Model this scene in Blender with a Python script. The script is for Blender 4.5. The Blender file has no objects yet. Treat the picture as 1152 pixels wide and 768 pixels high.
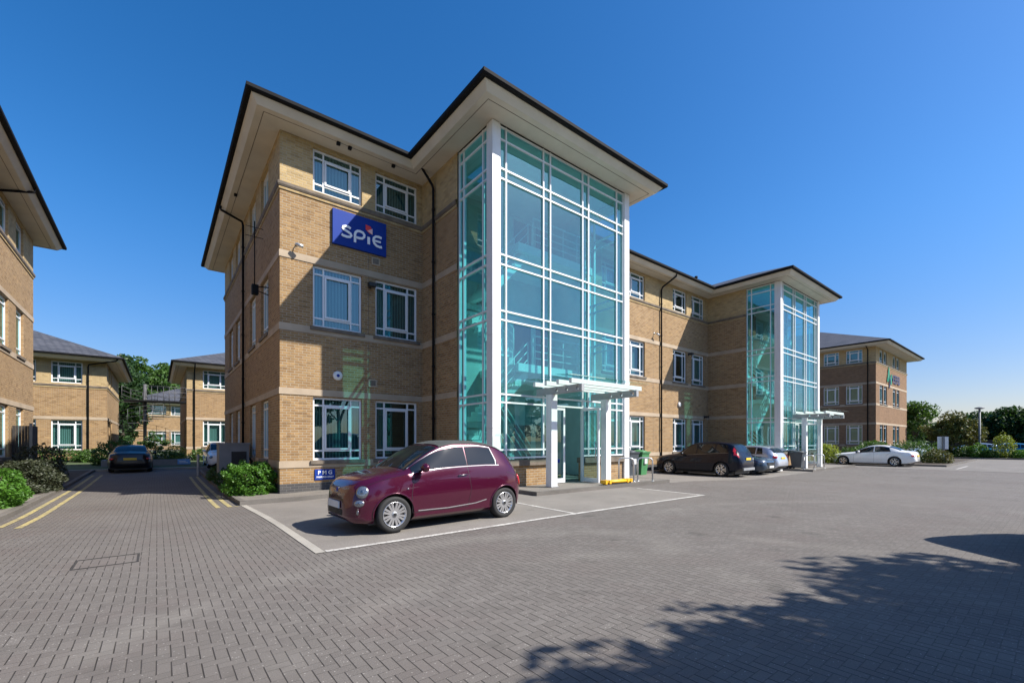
import bpy, bmesh, math, random
import numpy as np
from mathutils import Vector, Matrix
sc = bpy.context.scene
COL = sc.collection
R = math.radians
random.seed(7)

# ---------------------------------------------------------------- camera
H, F, HY, W0, H0 = 1.5, 500.0, 497.0, 1152.0, 768.0
YAW = R(51.4)
cam = bpy.data.cameras.new('camera'); camo = bpy.data.objects.new('camera', cam); COL.objects.link(camo)
camo.location = (0, 0, H)
camo.rotation_euler = (R(90), 0, YAW - R(90))
cam.sensor_width = 36; cam.lens = F / W0 * 36
cam.shift_y = (HY - H0 / 2) / W0
cam.clip_start = 0.05; cam.clip_end = 6000
sc.camera = camo

# ---------------------------------------------------------------- ground height
def lerp(a, b, t): return a + (b - a) * t
def pw(x, keys):
    if x <= keys[0][0]: return keys[0][1]
    for (a, fa), (b, fb) in zip(keys, keys[1:]):
        if x <= b:
            t = (x - a) / (b - a); t = t * t * (3 - 2 * t)
            return fa + (fb - fa) * t
    return keys[-1][1]
def g(x, y):
    a = pw(y, [(8.5, 0), (15, -.15), (20, -.15), (30, -.03), (45, .08), (60, .1)])
    b = pw(x, [(3.0, 0), (7.0, 1)])
    e = pw(y, [(4, 0), (9, .04), (12, .04)])
    c = pw(x, [(14, 1), (18, 0)])
    d = pw(x, [(15, 0), (22, -.2), (30, -.16), (60, -.1)])
    return a * (1 - b) + b * (e * c + d)

# ---------------------------------------------------------------- node helpers
class NT:
    def __init__(s, m):
        m.use_nodes = True; s.t = m.node_tree; s.n = s.t.nodes; s.l = s.t.links
        s.n.clear()
    def new(s, typ, **k):
        n = s.n.new(typ)
        for a, v in k.items(): setattr(n, a, v)
        return n
    def put(s, sock, v):
        if isinstance(v, bpy.types.NodeSocket): s.l.new(v, sock)
        elif v is not None: sock.default_value = v
    def m(s, op, a, b=None, c=None):
        n = s.new('ShaderNodeMath', operation=op)
        s.put(n.inputs[0], a)
        if b is not None: s.put(n.inputs[1], b)
        if c is not None: s.put(n.inputs[2], c)
        return n.outputs[0]
    def mix(s, f, a, b, mode='MIX'):
        n = s.new('ShaderNodeMix', data_type='RGBA', blend_type=mode)
        s.put(n.inputs[0], f); s.put(n.inputs[6], a); s.put(n.inputs[7], b)
        return n.outputs[2]
    def noise(s, scale, vec=None, detail=4, rough=.55):
        n = s.new('ShaderNodeTexNoise'); n.inputs['Scale'].default_value = scale
        n.inputs['Detail'].default_value = detail; n.inputs['Roughness'].default_value = rough
        if vec is not None: s.l.new(vec, n.inputs['Vector'])
        return n.outputs[0]
    def ramp(s, f, a, b, lo=0, hi=1):
        n = s.new('ShaderNodeMapRange'); s.put(n.inputs[0], f)
        n.inputs[1].default_value = a; n.inputs[2].default_value = b
        n.inputs[3].default_value = lo; n.inputs[4].default_value = hi
        return n.outputs[0]
    def pos(s): return s.new('ShaderNodeNewGeometry').outputs['Position']
    def sep(s, v):
        n = s.new('ShaderNodeSeparateXYZ'); s.l.new(v, n.inputs[0]); return n.outputs
    def comb(s, a, b, c=0.0):
        n = s.new('ShaderNodeCombineXYZ'); s.put(n.inputs[0], a); s.put(n.inputs[1], b); s.put(n.inputs[2], c); return n.outputs[0]
    def bump(s, h, strength=.3, dist=.01):
        n = s.new('ShaderNodeBump'); n.inputs['Strength'].default_value = strength
        n.inputs['Distance'].default_value = dist; s.put(n.inputs['Height'], h); return n.outputs[0]
    def out(s, sh):
        o = s.new('ShaderNodeOutputMaterial'); s.l.new(sh, o.inputs[0])
    def prin(s, col, rough=.6, metal=0., spec=.5, normal=None, coat=0., **k):
        p = s.new('ShaderNodeBsdfPrincipled')
        s.put(p.inputs['Base Color'], col); s.put(p.inputs['Roughness'], rough); s.put(p.inputs['Metallic'], metal)
        p.inputs['Specular IOR Level'].default_value = spec
        p.inputs['Coat Weight'].default_value = coat
        p.inputs['Coat Roughness'].default_value = .03
        if normal is not None: s.l.new(normal, p.inputs['Normal'])
        return p.outputs[0]
def c4(c): return (c[0], c[1], c[2], 1)
def mat_simple(name, col, rough=.6, metal=0., spec=.5, coat=0., var=.12, scale=3., bump=0.):
    m = bpy.data.materials.new(name); t = NT(m)
    n = t.noise(scale, t.pos(), 5)
    f = t.ramp(n, .3, .7)
    c = t.mix(f, c4([v * (1 - var) for v in col]), c4([min(1, v * (1 + var)) for v in col]))
    nm = t.bump(t.noise(scale * 30, t.pos(), 3), bump, .004) if bump else None
    t.out(t.prin(c, rough, metal, spec, nm, coat)); return m
def mat_brick(name, c1, c2, mortar, bw=.225, rh=.078, ms=.009):
    c1, c2, mortar = ([v * .80 for v in c] for c in (c1, c2, mortar))
    m = bpy.data.materials.new(name); t = NT(m)
    p = t.pos(); x, y, z = t.sep(p)
    nx = t.sep(t.new('ShaderNodeNewGeometry').outputs['True Normal'])[0]
    side = t.m('GREATER_THAN', t.m('ABSOLUTE', nx), .5)
    u = t.m('ADD', t.m('MULTIPLY', y, side), t.m('MULTIPLY', x, t.m('SUBTRACT', 1.0, side)))
    b = t.new('ShaderNodeTexBrick'); t.l.new(t.comb(u, z), b.inputs['Vector'])
    b.inputs['Color1'].default_value = c4(c1); b.inputs['Color2'].default_value = c4(c2)
    b.inputs['Mortar'].default_value = c4(mortar); b.inputs['Scale'].default_value = 1
    b.inputs['Mortar Size'].default_value = ms; b.inputs['Mortar Smooth'].default_value = .3
    b.inputs['Bias'].default_value = 0; b.inputs['Brick Width'].default_value = bw; b.inputs['Row Height'].default_value = rh
    big = t.noise(.5, t.comb(u, z), 5, .6)
    c = t.mix(t.ramp(big, .3, .75, 0, .35), b.outputs[0], c4([v * .62 for v in c1]))
    # weather streaks (long in z)
    st = t.noise(1.0, t.comb(t.m('MULTIPLY', u, 4.0), t.m('MULTIPLY', z, .35)), 4, .6)
    c = t.mix(t.ramp(st, .56, .8, 0, .3), c, c4([v * .5 for v in c2]))
    ind = t.new('ShaderNodeTexWhiteNoise', noise_dimensions='3D')
    row = t.m('FLOOR', t.m('DIVIDE', z, rh)); t.l.new(t.comb(t.m('FLOOR', t.m('ADD', t.m('DIVIDE', u, bw), t.m('MULTIPLY', row, .5))), row), ind.inputs['Vector'])
    c = t.mix(t.ramp(ind.outputs['Value'], .80, 1, 0, .45), c, c4([v * .55 for v in c2]))
    c = t.mix(t.ramp(ind.outputs['Value'], 0, .14, .35, 0), c, c4([min(1, v * 1.35) for v in c1]))
    fine = t.noise(60, p, 2)
    c = t.mix(t.ramp(fine, .3, .7, 0, .16), c, (.08, .06, .04, 1))
    hgt = t.m('SUBTRACT', 1.0, b.outputs['Fac'])
    t.out(t.prin(c, .88, 0, .25, t.bump(hgt, .6, .01))); return m
def mat_glass(name, tint, ior=1.7, refl=(1, 1, 1), dark=1.0, rough=0.0, wave=.0, film=0.):
    m = bpy.data.materials.new(name); t = NT(m)
    nm = None
    tr = t.new('ShaderNodeBsdfTransparent'); tr.inputs[0].default_value = c4([v * dark for v in tint])
    gl = t.new('ShaderNodeBsdfGlossy'); gl.inputs['Color'].default_value = c4(refl); gl.inputs['Roughness'].default_value = rough
    if wave:
        nm = t.bump(t.noise(.55, t.pos(), 1), wave, .05); t.l.new(nm, gl.inputs['Normal'])
    geo = t.new('ShaderNodeNewGeometry'); dp = t.new('ShaderNodeVectorMath', operation='DOT_PRODUCT')
    t.l.new(geo.outputs['Incoming'], dp.inputs[0]); t.l.new(geo.outputs['Normal'], dp.inputs[1])
    f0 = ((ior - 1) / (ior + 1)) ** 2
    sch = t.m('MULTIPLY_ADD', t.m('POWER', t.m('SUBTRACT', 1.0, t.m('ABSOLUTE', dp.outputs['Value'])), 4.5), 1 - f0, f0)
    mx = t.new('ShaderNodeMixShader'); t.l.new(sch, mx.inputs[0]); t.l.new(tr.outputs[0], mx.inputs[1]); t.l.new(gl.outputs[0], mx.inputs[2])
    if film:   # thin dust film, mixed in as pale haze so the pane looks milky
        df = t.new('ShaderNodeBsdfDiffuse'); df.inputs[0].default_value = (.52, .70, .70, 1)
        m2 = t.new('ShaderNodeMixShader'); t.l.new(t.ramp(t.noise(1.2, t.pos(), 4), .3, .7, film * .6, film * 1.4), m2.inputs[0])
        t.l.new(mx.outputs[0], m2.inputs[1]); t.l.new(df.outputs[0], m2.inputs[2]); t.out(m2.outputs[0]); return m
    t.out(mx.outputs[0]); return m

def mat_paving():
    m = bpy.data.materials.new('block_paving'); t = NT(m)
    p = t.pos(); X, Y, Z = t.sep(p)
    wob = t.noise(1.3, p, 2)
    w = .080   # 90 degree herringbone of 2:1 blocks
    px = t.m('DIVIDE', t.m('ADD', X, t.m('MULTIPLY', wob, .012)), w); py = t.m('DIVIDE', t.m('ADD', Y, t.m('MULTIPLY', wob, .015)), w)
    i = t.m('FLOOR', px); j = t.m('FLOOR', py)
    fx = t.m('SUBTRACT', px, i); fy = t.m('SUBTRACT', py, j)
    k = t.m('FLOORED_MODULO', t.m('ADD', i, j), 4.0)
    def eq(v): return t.m('COMPARE', k, float(v), .3)
    k0, k1, k2, k3 = eq(0), eq(1), eq(2), eq(3)
    dx = t.m('MINIMUM', t.m('ADD', fx, k1), t.m('ADD', t.m('SUBTRACT', 1.0, fx), k0))
    dy = t.m('MINIMUM', t.m('ADD', fy, k3), t.m('ADD', t.m('SUBTRACT', 1.0, fy), k2))
    bi = t.m('SUBTRACT', i, k1); bj = t.m('SUBTRACT', j, k3)
    wn = t.new('ShaderNodeTexWhiteNoise', noise_dimensions='3D'); t.l.new(t.comb(bi, bj), wn.inputs['Vector'])
    rnd = wn.outputs['Value']
    jx = t.ramp(dx, .022, .070, 1, 0)
    jy = t.ramp(dy, .015, .060, .42, 0)
    joint = t.m('MAXIMUM', jx, jy)
    jn = t.ramp(t.noise(2.2, p, 4), .3, .6, .55, 1.0)
    base = t.mix(rnd, (.162, .149, .140, 1), (.200, .185, .174, 1))
    wn2 = t.new('ShaderNodeTexWhiteNoise', noise_dimensions='3D'); t.l.new(t.comb(bj, bi, 3.0), wn2.inputs['Vector'])
    base = t.mix(t.ramp(t.noise(.9, p, 2), .5, .7, 0, .35), base, (.205, .165, .158, 1))
    agg = t.noise(95, p, 3, .75)
    base = t.mix(t.ramp(agg, .30, .5, .5, 0), base, (.07, .065, .06, 1))
    base = t.mix(t.ramp(agg, .60, .76, 0, .75), base, (.42, .40, .37, 1))
    vor = t.new('ShaderNodeTexVoronoi'); t.l.new(p, vor.inputs['Vector']); vor.inputs['Scale'].default_value = 26
    base = t.mix(t.ramp(vor.outputs['Distance'], .08, .15, .8, 0), base, (.55, .53, .5, 1))
    blot = t.noise(.45, p, 6, .62)
    base = t.mix(t.ramp(blot, .35, .7, 0, .55), base, (.112, .10, .092, 1))
    dust = t.noise(.22, p, 4, .5)
    base = t.mix(t.ramp(dust, .5, .75, 0, .35), base, (.26, .245, .225, 1))
    oil = t.noise(1.7, p, 3, .5)
    base = t.mix(t.ramp(oil, .64, .74, 0, .45), base, (.06, .055, .05, 1))
    # pale tyre-swept arcs where cars turn into the bays
    for (cx, cy, rr, wd, am) in ((3.0, 1.2, 4.6, .16, .30), (3.0, 1.2, 3.1, .15, .22), (9.5, .5, 4.9, .18, .26)):
        dd = t.m('SQRT', t.m('ADD', t.m('POWER', t.m('SUBTRACT', X, cx), 2.0), t.m('POWER', t.m('SUBTRACT', Y, cy), 2.0)))
        a = t.m('ABSOLUTE', t.m('SUBTRACT', dd, rr))
        f = t.m('MULTIPLY', t.ramp(a, wd * .3, wd * 2, am, 0), t.ramp(t.noise(.8, p, 3), .4, .6))
        base = t.mix(f, base, (.30, .285, .26, 1))
    c = t.mix(t.m('MULTIPLY', joint, jn), base, (.042, .038, .034, 1))
    c = t.mix(1.0, c, (.81, .79, .76, 1), 'MULTIPLY')
    hh = t.m('ADD', t.m('SUBTRACT', 1.0, joint), t.m('ADD', t.m('MULTIPLY', rnd, .12), t.m('MULTIPLY', agg, .45)))
    t.out(t.prin(c, .82, 0, .3, t.bump(hh, .75, .006))); return m
def mat_tarmac(name, a, b, spec=.3):
    a, b = ([v * k for v, k in zip(c, (.80, .785, .76))] for c in (a, b))
    m = bpy.data.materials.new(name); t = NT(m); p = t.pos()
    c = t.mix(t.ramp(t.noise(.7, p, 6, .65), .3, .7), c4(a), c4(b))
    ag = t.noise(140, p, 3, .7)
    c = t.mix(t.ramp(ag, .58, .75, 0, .6), c, c4([v * 2 for v in b])); c = t.mix(t.ramp(ag, .28, .45, .5, 0), c, c4([v * .45 for v in a]))
    c = t.mix(t.ramp(t.noise(2.3, p, 3), .62, .72, 0, .35), c, c4([v * .55 for v in a]))
    t.out(t.prin(c, .85, 0, spec, t.bump(ag, .6, .006))); return m
def mat_marking(name, col, under):
    m = bpy.data.materials.new(name); t = NT(m); p = t.pos()
    n = t.noise(25, p, 5, .75); n2 = t.noise(3, p, 3)
    f = t.m('MULTIPLY', t.ramp(n, .38, .54), t.ramp(n2, .3, .55, .45, 1))
    t.out(t.prin(t.mix(f, c4(under), c4(col)), .75, 0, .3)); return m
def mat_leaf(name, a, b, c3=None, trans=.25):
    m = bpy.data.materials.new(name); t = NT(m)
    rnd = t.new('ShaderNodeNewGeometry').outputs['Random Per Island']
    big = t.noise(.8, t.pos(), 3)
    c = t.mix(rnd, c4(a), c4(b))
    c = t.mix(t.ramp(big, .35, .65, 0, .6), c, c4(c3 or [v * .6 for v in a]))
    pr = t.prin(c, .5, 0, .35)
    tl = t.new('ShaderNodeBsdfTranslucent'); t.l.new(t.mix(.5, c, c4((b[0] * 1.6, b[1] * 1.6, b[2] * .8))), tl.inputs[0])
    mx = t.new('ShaderNodeMixShader'); mx.inputs[0].default_value = trans
    t.l.new(pr, mx.inputs[1]); t.l.new(tl.outputs[0], mx.inputs[2]); t.out(mx.outputs[0]); return m
def mat_grime(name, col):
    m = bpy.data.materials.new(name); t = NT(m); p = t.pos(); x, y, z = t.sep(p)
    st = t.noise(1.0, t.comb(t.m('MULTIPLY', t.m('ADD', x, y), 9.0), t.m('MULTIPLY', z, .6)), 5, .65)
    c = t.mix(t.ramp(st, .5, .75, 0, .35), c4(col), c4([v * .6 for v in col]))
    c = t.mix(t.ramp(t.noise(2.0, p, 4), .45, .7, 0, .2), c, c4((col[0] * .7, col[1] * .68, col[2] * .62)))
    t.out(t.prin(c, .45, 0, .4)); return m
def mat_slate():
    m = bpy.data.materials.new('slate'); t = NT(m); p = t.pos(); x, y, z = t.sep(p)
    b = t.new('ShaderNodeTexBrick'); t.l.new(t.comb(t.m('ADD', x, y), t.m('MULTIPLY', z, 2.6)), b.inputs['Vector'])
    b.inputs['Color1'].default_value = (.06, .062, .07, 1); b.inputs['Color2'].default_value = (.10, .10, .11, 1)
    b.inputs['Mortar'].default_value = (.025, .025, .03, 1); b.inputs['Scale'].default_value = 1
    b.inputs['Brick Width'].default_value = .4; b.inputs['Row Height'].default_value = .3; b.inputs['Mortar Size'].default_value = .02
    t.out(t.prin(b.outputs[0], .6, 0, .4, t.bump(b.outputs['Fac'], .5, .01))); return m
def mat_blind(name, a, b):
    m = bpy.data.materials.new(name); t = NT(m); p = t.pos(); x, y, z = t.sep(p)
    s = t.m('SINE', t.m('MULTIPLY', t.m('ADD', x, y), 62.0))
    c = t.mix(t.ramp(s, -.2, .9), c4(a), c4(b))
    t.out(t.prin(c, .9, 0, .1, t.bump(s, .4, .02))); return m

M = {}
M['brick'] = mat_brick('buff_brick', (.49, .305, .135), (.35, .200, .084), (.50, .41, .30), ms=.012)
M['cream'] = mat_brick('cream_brick', (.66, .475, .225), (.52, .36, .165), (.60, .50, .35), ms=.011)
M['brickfar'] = mat_brick('pinkish_brick', (.34, .20, .11), (.28, .16, .09), (.36, .26, .17))
M['blue'] = mat_brick('blue_brick', (.085, .085, .09), (.12, .115, .11), (.2, .19, .18))
M['stone'] = mat_simple('band_stone', (.40, .315, .225), .85, var=.14, scale=1.5, bump=.2)
M['stonedark'] = mat_simple('sill_stone', (.16, .13, .10), .9, var=.3, scale=4, bump=.3)
M['soffit'] = mat_simple('soffit_board', (.60, .55, .46), .7, var=.08, scale=1.2)
M['gutter'] = mat_simple('black_metal', (.012, .012, .013), .75, 0, .12, var=.2)
M['slate'] = mat_slate()
M['white'] = mat_grime('white_paint', (.76, .76, .75))
M['frame'] = mat_simple('window_frame', (.74, .75, .76), .4, var=.03)
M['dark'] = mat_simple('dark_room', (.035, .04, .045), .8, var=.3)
M['blind'] = mat_blind('vertical_blind', (.16, .22, .22), (.42, .5, .48))
M['blindpale'] = mat_blind('pale_blind', (.34, .42, .36), (.62, .70, .62))
M['glass'] = mat_glass('window_glass', (.42, .62, .63), 2.2, (.6, .92, 1), .85, wave=.12)
M['curtain'] = mat_glass('curtain_glass', (.29, .68, .68), 2.5, (.50, .88, .96), 1.0, wave=.10, film=.03)
M['clear'] = mat_glass('clear_glass', (.86, .95, .92), 1.6, (.9, 1, 1), 1.0)
M['plaster'] = mat_simple('pale_plaster', (.58, .64, .62), .8, var=.06)
M['beam'] = mat_simple('beam_shade_grey', (.34, .345, .35), .5, var=.1)  # darker grey holds the shading of the canopy beams in their colour
M['slab'] = mat_simple('white_slab', (.78, .80, .78), .6, var=.05)
M['metalw'] = mat_simple('silver_metal', (.55, .56, .57), .35, .6, var=.06)
M['galv'] = mat_simple('galvanised_steel', (.36, .37, .38), .5, .5, var=.15)
M['stairs'] = mat_simple('weathered_steel', (.11, .11, .115), .6, .3, var=.2)
M['grey'] = mat_simple('grey_paint', (.20, .205, .21), .6, var=.1)
M['paving'] = mat_paving()
M['tarmac'] = mat_tarmac('bay_tarmac', (.20, .185, .17), (.27, .25, .23))
M['tarmac2'] = mat_tarmac('lot_tarmac', (.17, .16, .15), (.235, .22, .205))
M['pave'] = mat_tarmac('pavement_concrete', (.19, .175, .16), (.27, .25, .225))
M['kerb'] = mat_tarmac('kerb_concrete', (.13, .12, .11), (.21, .195, .18))
M['kerbpale'] = mat_tarmac('pale_edging', (.34, .32, .29), (.46, .44, .40))
M['soil'] = mat_simple('soil', (.06, .045, .032), .95, var=.4, scale=6, bump=.6)
M['grass'] = mat_simple('grass_land', (.06, .085, .03), .95, var=.35, scale=.5)
M['ywhite'] = mat_marking('white_line', (.55, .53, .49), (.22, .2, .185))
M['yyellow'] = mat_marking('yellow_line', (.47, .385, .15), (.15, .135, .115))
M['leaf_g'] = mat_leaf('leaf_green', (.055, .15, .016), (.11, .25, .03))
M['leaf_d'] = mat_leaf('leaf_dark', (.022, .055, .016), (.045, .095, .022))
M['leaf_m'] = mat_leaf('leaf_mid', (.042, .10, .02), (.09, .175, .03))
M['leaf_y'] = mat_leaf('leaf_yellow', (.16, .22, .02), (.30, .34, .04), (.09, .15, .02))
M['leaf_b'] = mat_leaf('leaf_bronze', (.055, .10, .022), (.12, .095, .03), (.05, .105, .02))
M['leaf_s'] = mat_leaf('leaf_dry', (.032, .042, .020), (.055, .060, .030), (.02, .028, .014), .1)
M['bark'] = mat_simple('bark', (.075, .06, .045), .9, var=.35, scale=8, bump=.6)
M['wood'] = mat_simple('dark_timber', (.035, .032, .03), .8, var=.3, scale=5)
M['rubber'] = mat_simple('tyre_rubber', (.018, .018, .018), .75, var=.2)
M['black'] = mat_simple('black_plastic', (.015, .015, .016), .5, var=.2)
M['rim'] = mat_simple('alloy', (.62, .62, .63), .25, .85, var=.05)
M['chrome'] = mat_simple('chrome', (.24, .24, .25), .32, 1., var=.02)
M['cglass'] = mat_simple('car_glass', (.006, .010, .014), .03, 0, .6, 0, var=.1)
M['lamp'] = mat_simple('lamp_lens', (.20, .22, .25), .08, .6, .8, 1., var=.5, scale=60)
M['red'] = mat_simple('red_lens', (.48, .012, .010), .15, 0, .6, 1., var=.15, scale=10)
M['platey'] = mat_simple('plate_yellow', (.72, .50, .04), .5, var=.05)
M['platew'] = mat_simple('plate_white', (.62, .62, .6), .5, var=.05)
M['softtop'] = mat_simple('soft_top', (.05, .055, .052), .9, var=.1, scale=40)
def paint(name, col, metal=.25, rough=.32, coat=1., spec=.5):
    m = bpy.data.materials.new(name); t = NT(m)
    fl = t.noise(900, t.pos(), 1)
    c = t.mix(t.ramp(fl, .3, .7), c4([v * .85 for v in col]), c4([min(1, v * 1.2) for v in col]))
    t.out(t.prin(c, rough, metal, spec, None, coat)); return m
M['p_maroon'] = paint('maroon_paint', (.068, .003, .022), .35, .22, .8)
M['p_navy'] = paint('dark_navy_paint', (.004, .006, .016), .0, .25, .3, .2)
M['p_blue'] = paint('slate_blue_paint', (.03, .05, .075), .4)
M['p_silver'] = paint('silver_paint', (.48, .52, .60), .5, .3)
M['p_white'] = paint('white_car_paint', (.80, .80, .79), .0, .3)
M['p_black'] = paint('black_paint', (.004, .005, .009), .0, .3, .35, .3)
M['p_sky'] = paint('pale_blue_paint', (.30, .38, .48), .5)
M['p_teal'] = paint('bright_blue_paint', (.02, .20, .36), .3)
M['bluesign'] = mat_simple('sign_blue', (.003, .035, .26), .55, 0, .2, 0, var=.05)
M['navysign'] = mat_simple('sign_navy', (.008, .04, .27), .6, 0, .2, var=.08)
M['skysign'] = mat_simple('sign_pale_blue', (.16, .36, .70), .5, var=.08)
M['signred'] = mat_simple('sign_red', (.75, .03, .03), .4, var=.03)
M['signpink'] = mat_simple('sign_pink', (.85, .52, .5), .4, var=.03)
M['ltr'] = mat_simple('white_lettering', (.85, .86, .88), .4, var=.02)
M['binb'] = mat_simple('bin_grey', (.055, .065, .075), .5, var=.15)
M['bing'] = mat_simple('bin_green', (.05, .20, .07), .5, var=.15)
M['yellow'] = mat_simple('yellow_plastic', (.80, .42, .01), .45, var=.1, scale=8)
M['logog'] = mat_simple('logo_green', (.03, .35, .22), .5, var=.05)
M['logon'] = mat_simple('logo_navy', (.015, .03, .10), .5, var=.05)

# ---------------------------------------------------------------- mesh builder
class MB:
    def __init__(s): s.v = []; s.f = []; s.mi = []; s.mats = []; s.smooth = []
    def mid(s, m):
        if m not in s.mats: s.mats.append(m)
        return s.mats.index(m)
    def poly(s, pts, m='white', smooth=False):
        b = len(s.v); s.v += [tuple(p) for p in pts]; s.f.append(tuple(range(b, b + len(pts)))); s.mi.append(s.mid(m)); s.smooth.append(smooth)
    def mesh(s, verts, faces, m='white', smooth=True):
        b = len(s.v); s.v += [tuple(p) for p in verts]
        k = s.mid(m)
        for f in faces: s.f.append(tuple(b + i for i in f)); s.mi.append(k); s.smooth.append(smooth)
    def box(s, x0, y0, z0, x1, y1, z1, m='white', T=None):
        P = [(x, y, z) for z in (z0, z1) for y in (y0, y1) for x in (x0, x1)]
        if T: P = [T(*p) for p in P]
        s.mesh(P, [(0, 2, 3, 1), (4, 5, 7, 6), (0, 1, 5, 4), (1, 3, 7, 5), (3, 2, 6, 7), (2, 0, 4, 6)], m, False)
    def tube(s, pts, r, m='white', n=8, caps=True, rad=None, smooth=True):
        pts = [Vector(p) for p in pts]; rings = []
        up = None
        for i, p in enumerate(pts):
            a = pts[max(i - 1, 0)]; b = pts[min(i + 1, len(pts) - 1)]
            d = (b - a).normalized()
            if up is None:
                up = Vector((0, 0, 1)) if abs(d.z) < .9 else Vector((1, 0, 0))
            x = d.cross(up); x.normalize(); y = x.cross(d); up = y
            rr = rad[i] if rad else r
            rings.append([p + (x * math.cos(2 * math.pi * k / n) + y * math.sin(2 * math.pi * k / n)) * rr for k in range(n)])
        V = [q for rg in rings for q in rg]; Fc = []
        for i in range(len(pts) - 1):
            for k in range(n):
                k2 = (k + 1) % n
                Fc.append((i * n + k, i * n + k2, (i + 1) * n + k2, (i + 1) * n + k))
        if caps: Fc.append(tuple(range(n - 1, -1, -1))); Fc.append(tuple((len(pts) - 1) * n + k for k in range(n)))
        s.mesh(V, Fc, m, smooth)
    def lathe(s, prof, m='white', n=24, T=None, smooth=True, closed=False):
        # prof: (r, h) about local z
        V = []; Fc = []
        for (r, h) in prof:
            for k in range(n):
                a = 2 * math.pi * k / n; p = (r * math.cos(a), r * math.sin(a), h)
                V.append(T(*p) if T else p)
        L = len(prof)
        for i in range(L if closed else L - 1):
            j = (i + 1) % L
            for k in range(n):
                k2 = (k + 1) % n; Fc.append((i * n + k, i * n + k2, j * n + k2, j * n + k))
        s.mesh(V, Fc, m, smooth)
    def ellip(s, c, rx, ry, rz, m='white', n=14, T=None):
        V = []; Fc = []; nr = n // 2
        for i in range(nr + 1):
            a = math.pi * i / nr
            for k in range(n):
                b = 2 * math.pi * k / n
                p = (rx * math.sin(a) * math.cos(b), ry * math.sin(a) * math.sin(b), rz * math.cos(a))
                p = T(*p) if T else p
                V.append((c[0] + p[0], c[1] + p[1], c[2] + p[2]))
        for i in range(nr):
            for k in range(n):
                k2 = (k + 1) % n; Fc.append((i * n + k, (i + 1) * n + k, (i + 1) * n + k2, i * n + k2))
        s.mesh(V, Fc, m, True)
    def build(s, name, parent=None, loc=None):
        me = bpy.data.meshes.new(name); me.from_pydata([tuple(map(float, v)) for v in s.v], [], s.f)
        for m in s.mats: me.materials.append(M[m])
        me.polygons.foreach_set('material_index', s.mi)
        me.polygons.foreach_set('use_smooth', s.smooth)
        me.update()
        o = bpy.data.objects.new(name, me); COL.objects.link(o)
        if loc: o.location = loc
        if parent: o.parent = parent
        return o
def empty(name, loc=(0, 0, 0), rz=0.):
    o = bpy.data.objects.new(name, None); COL.objects.link(o); o.location = loc; o.rotation_euler = (0, 0, rz); return o
def tag(o, label=None, cat=None, group=None, kind=None):
    if label: o['label'] = label
    if cat: o['category'] = cat
    if group: o['group'] = group
    if kind: o['kind'] = kind
    return o
def kids(o): return [c for c in bpy.data.objects if c.parent == o]
def copy_tree(o, parent=None):
    c = o.copy(); COL.objects.link(c); c.parent = parent
    for ch in kids(o): copy_tree(ch, c)
    return c
def rel(T0):  # shift helper
    return lambda x, y, z: (x + T0[0], y + T0[1], z + T0[2])

# ---------------------------------------------------------------- setting sheets
def sheet(name, x0, y0, x1, y1, m, off, xs=None, ys=None, label=None, kind='structure', step=1.0, parent=None):
    def lines(a, b):
        k = math.floor(a / step) + 1; L = [a]
        while k * step < b - 1e-6:
            if k * step > a + 1e-6: L.append(k * step)
            k += 1
        L.append(b); return L
    xs = xs or lines(x0, x1); ys = ys or lines(y0, y1)
    V = [(x, y, g(x, y) + off) for y in ys for x in xs]; n = len(xs)
    Fc = [(j * n + i, j * n + i + 1, (j + 1) * n + i + 1, (j + 1) * n + i) for j in range(len(ys) - 1) for i in range(n - 1)]
    b = MB(); b.mesh(V, Fc, m, False); o = b.build(name, parent)
    if kind: tag(o, label, None, None, kind)
    return o
dense = lambda a, b: [float(v) for v in range(a, b + 1)]
gx = [-3000, -800, -250, -90, -45] + dense(-30, 75) + [95, 150, 400, 1200, 3500]
gy = [-3000, -800, -250, -80, -30] + dense(-15, 62) + [80, 120, 250, 800, 3500]
sheet('ground', 0, 0, 0, 0, 'grass', -.02, gx, gy)
sheet('road', -26, -14, 60.4, 42.5, 'paving', 0)
sheet('parking_bay', 1.80, 6.30, 12.0, 13.2, 'tarmac', .004)
sheet('parking_bay', 14.4, 8.9, 28.6, 14.0, 'tarmac', .004)
sheet('car_park', 36, -30, 60.4, 40, 'tarmac2', .008)
sheet('car_park', 60.5, -30, 74, 40, 'tarmac2', -.005)
sheet('white_bay_line', 1.80, 6.30, 11.9, 6.40, 'ywhite', .009)
sheet('white_bay_line', 6.70, 6.41, 6.79, 8.6, 'ywhite', .009)
sheet('white_bay_line', 11.80, 6.41, 11.89, 8.5, 'ywhite', .009)
for xx in (20.6, 23.2, 25.6): sheet('white_bay_line', xx, 9.0, xx + .09, 13.4, 'ywhite', .009)
for yy in (4.2, 7.0, 12.2): sheet('white_bay_line', 38.0, yy, 42.6, yy + .1, 'ywhite', .013)
sheet('edging_strip', 1.66, 6.30, 1.79, 13.15, 'kerbpale', .009)
for xx, a, b in ((-2.35, 12.4, 28), (-2.05, 12.0, 28), (1.12, 13.0, 25), (1.37, 13.0, 25)):
    sheet('yellow_line', xx, a, xx + .10, b, 'yyellow', .006)
sheet('yellow_line', 1.475, 13.0, 1.6, 13.08, 'yyellow', .006)

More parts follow.
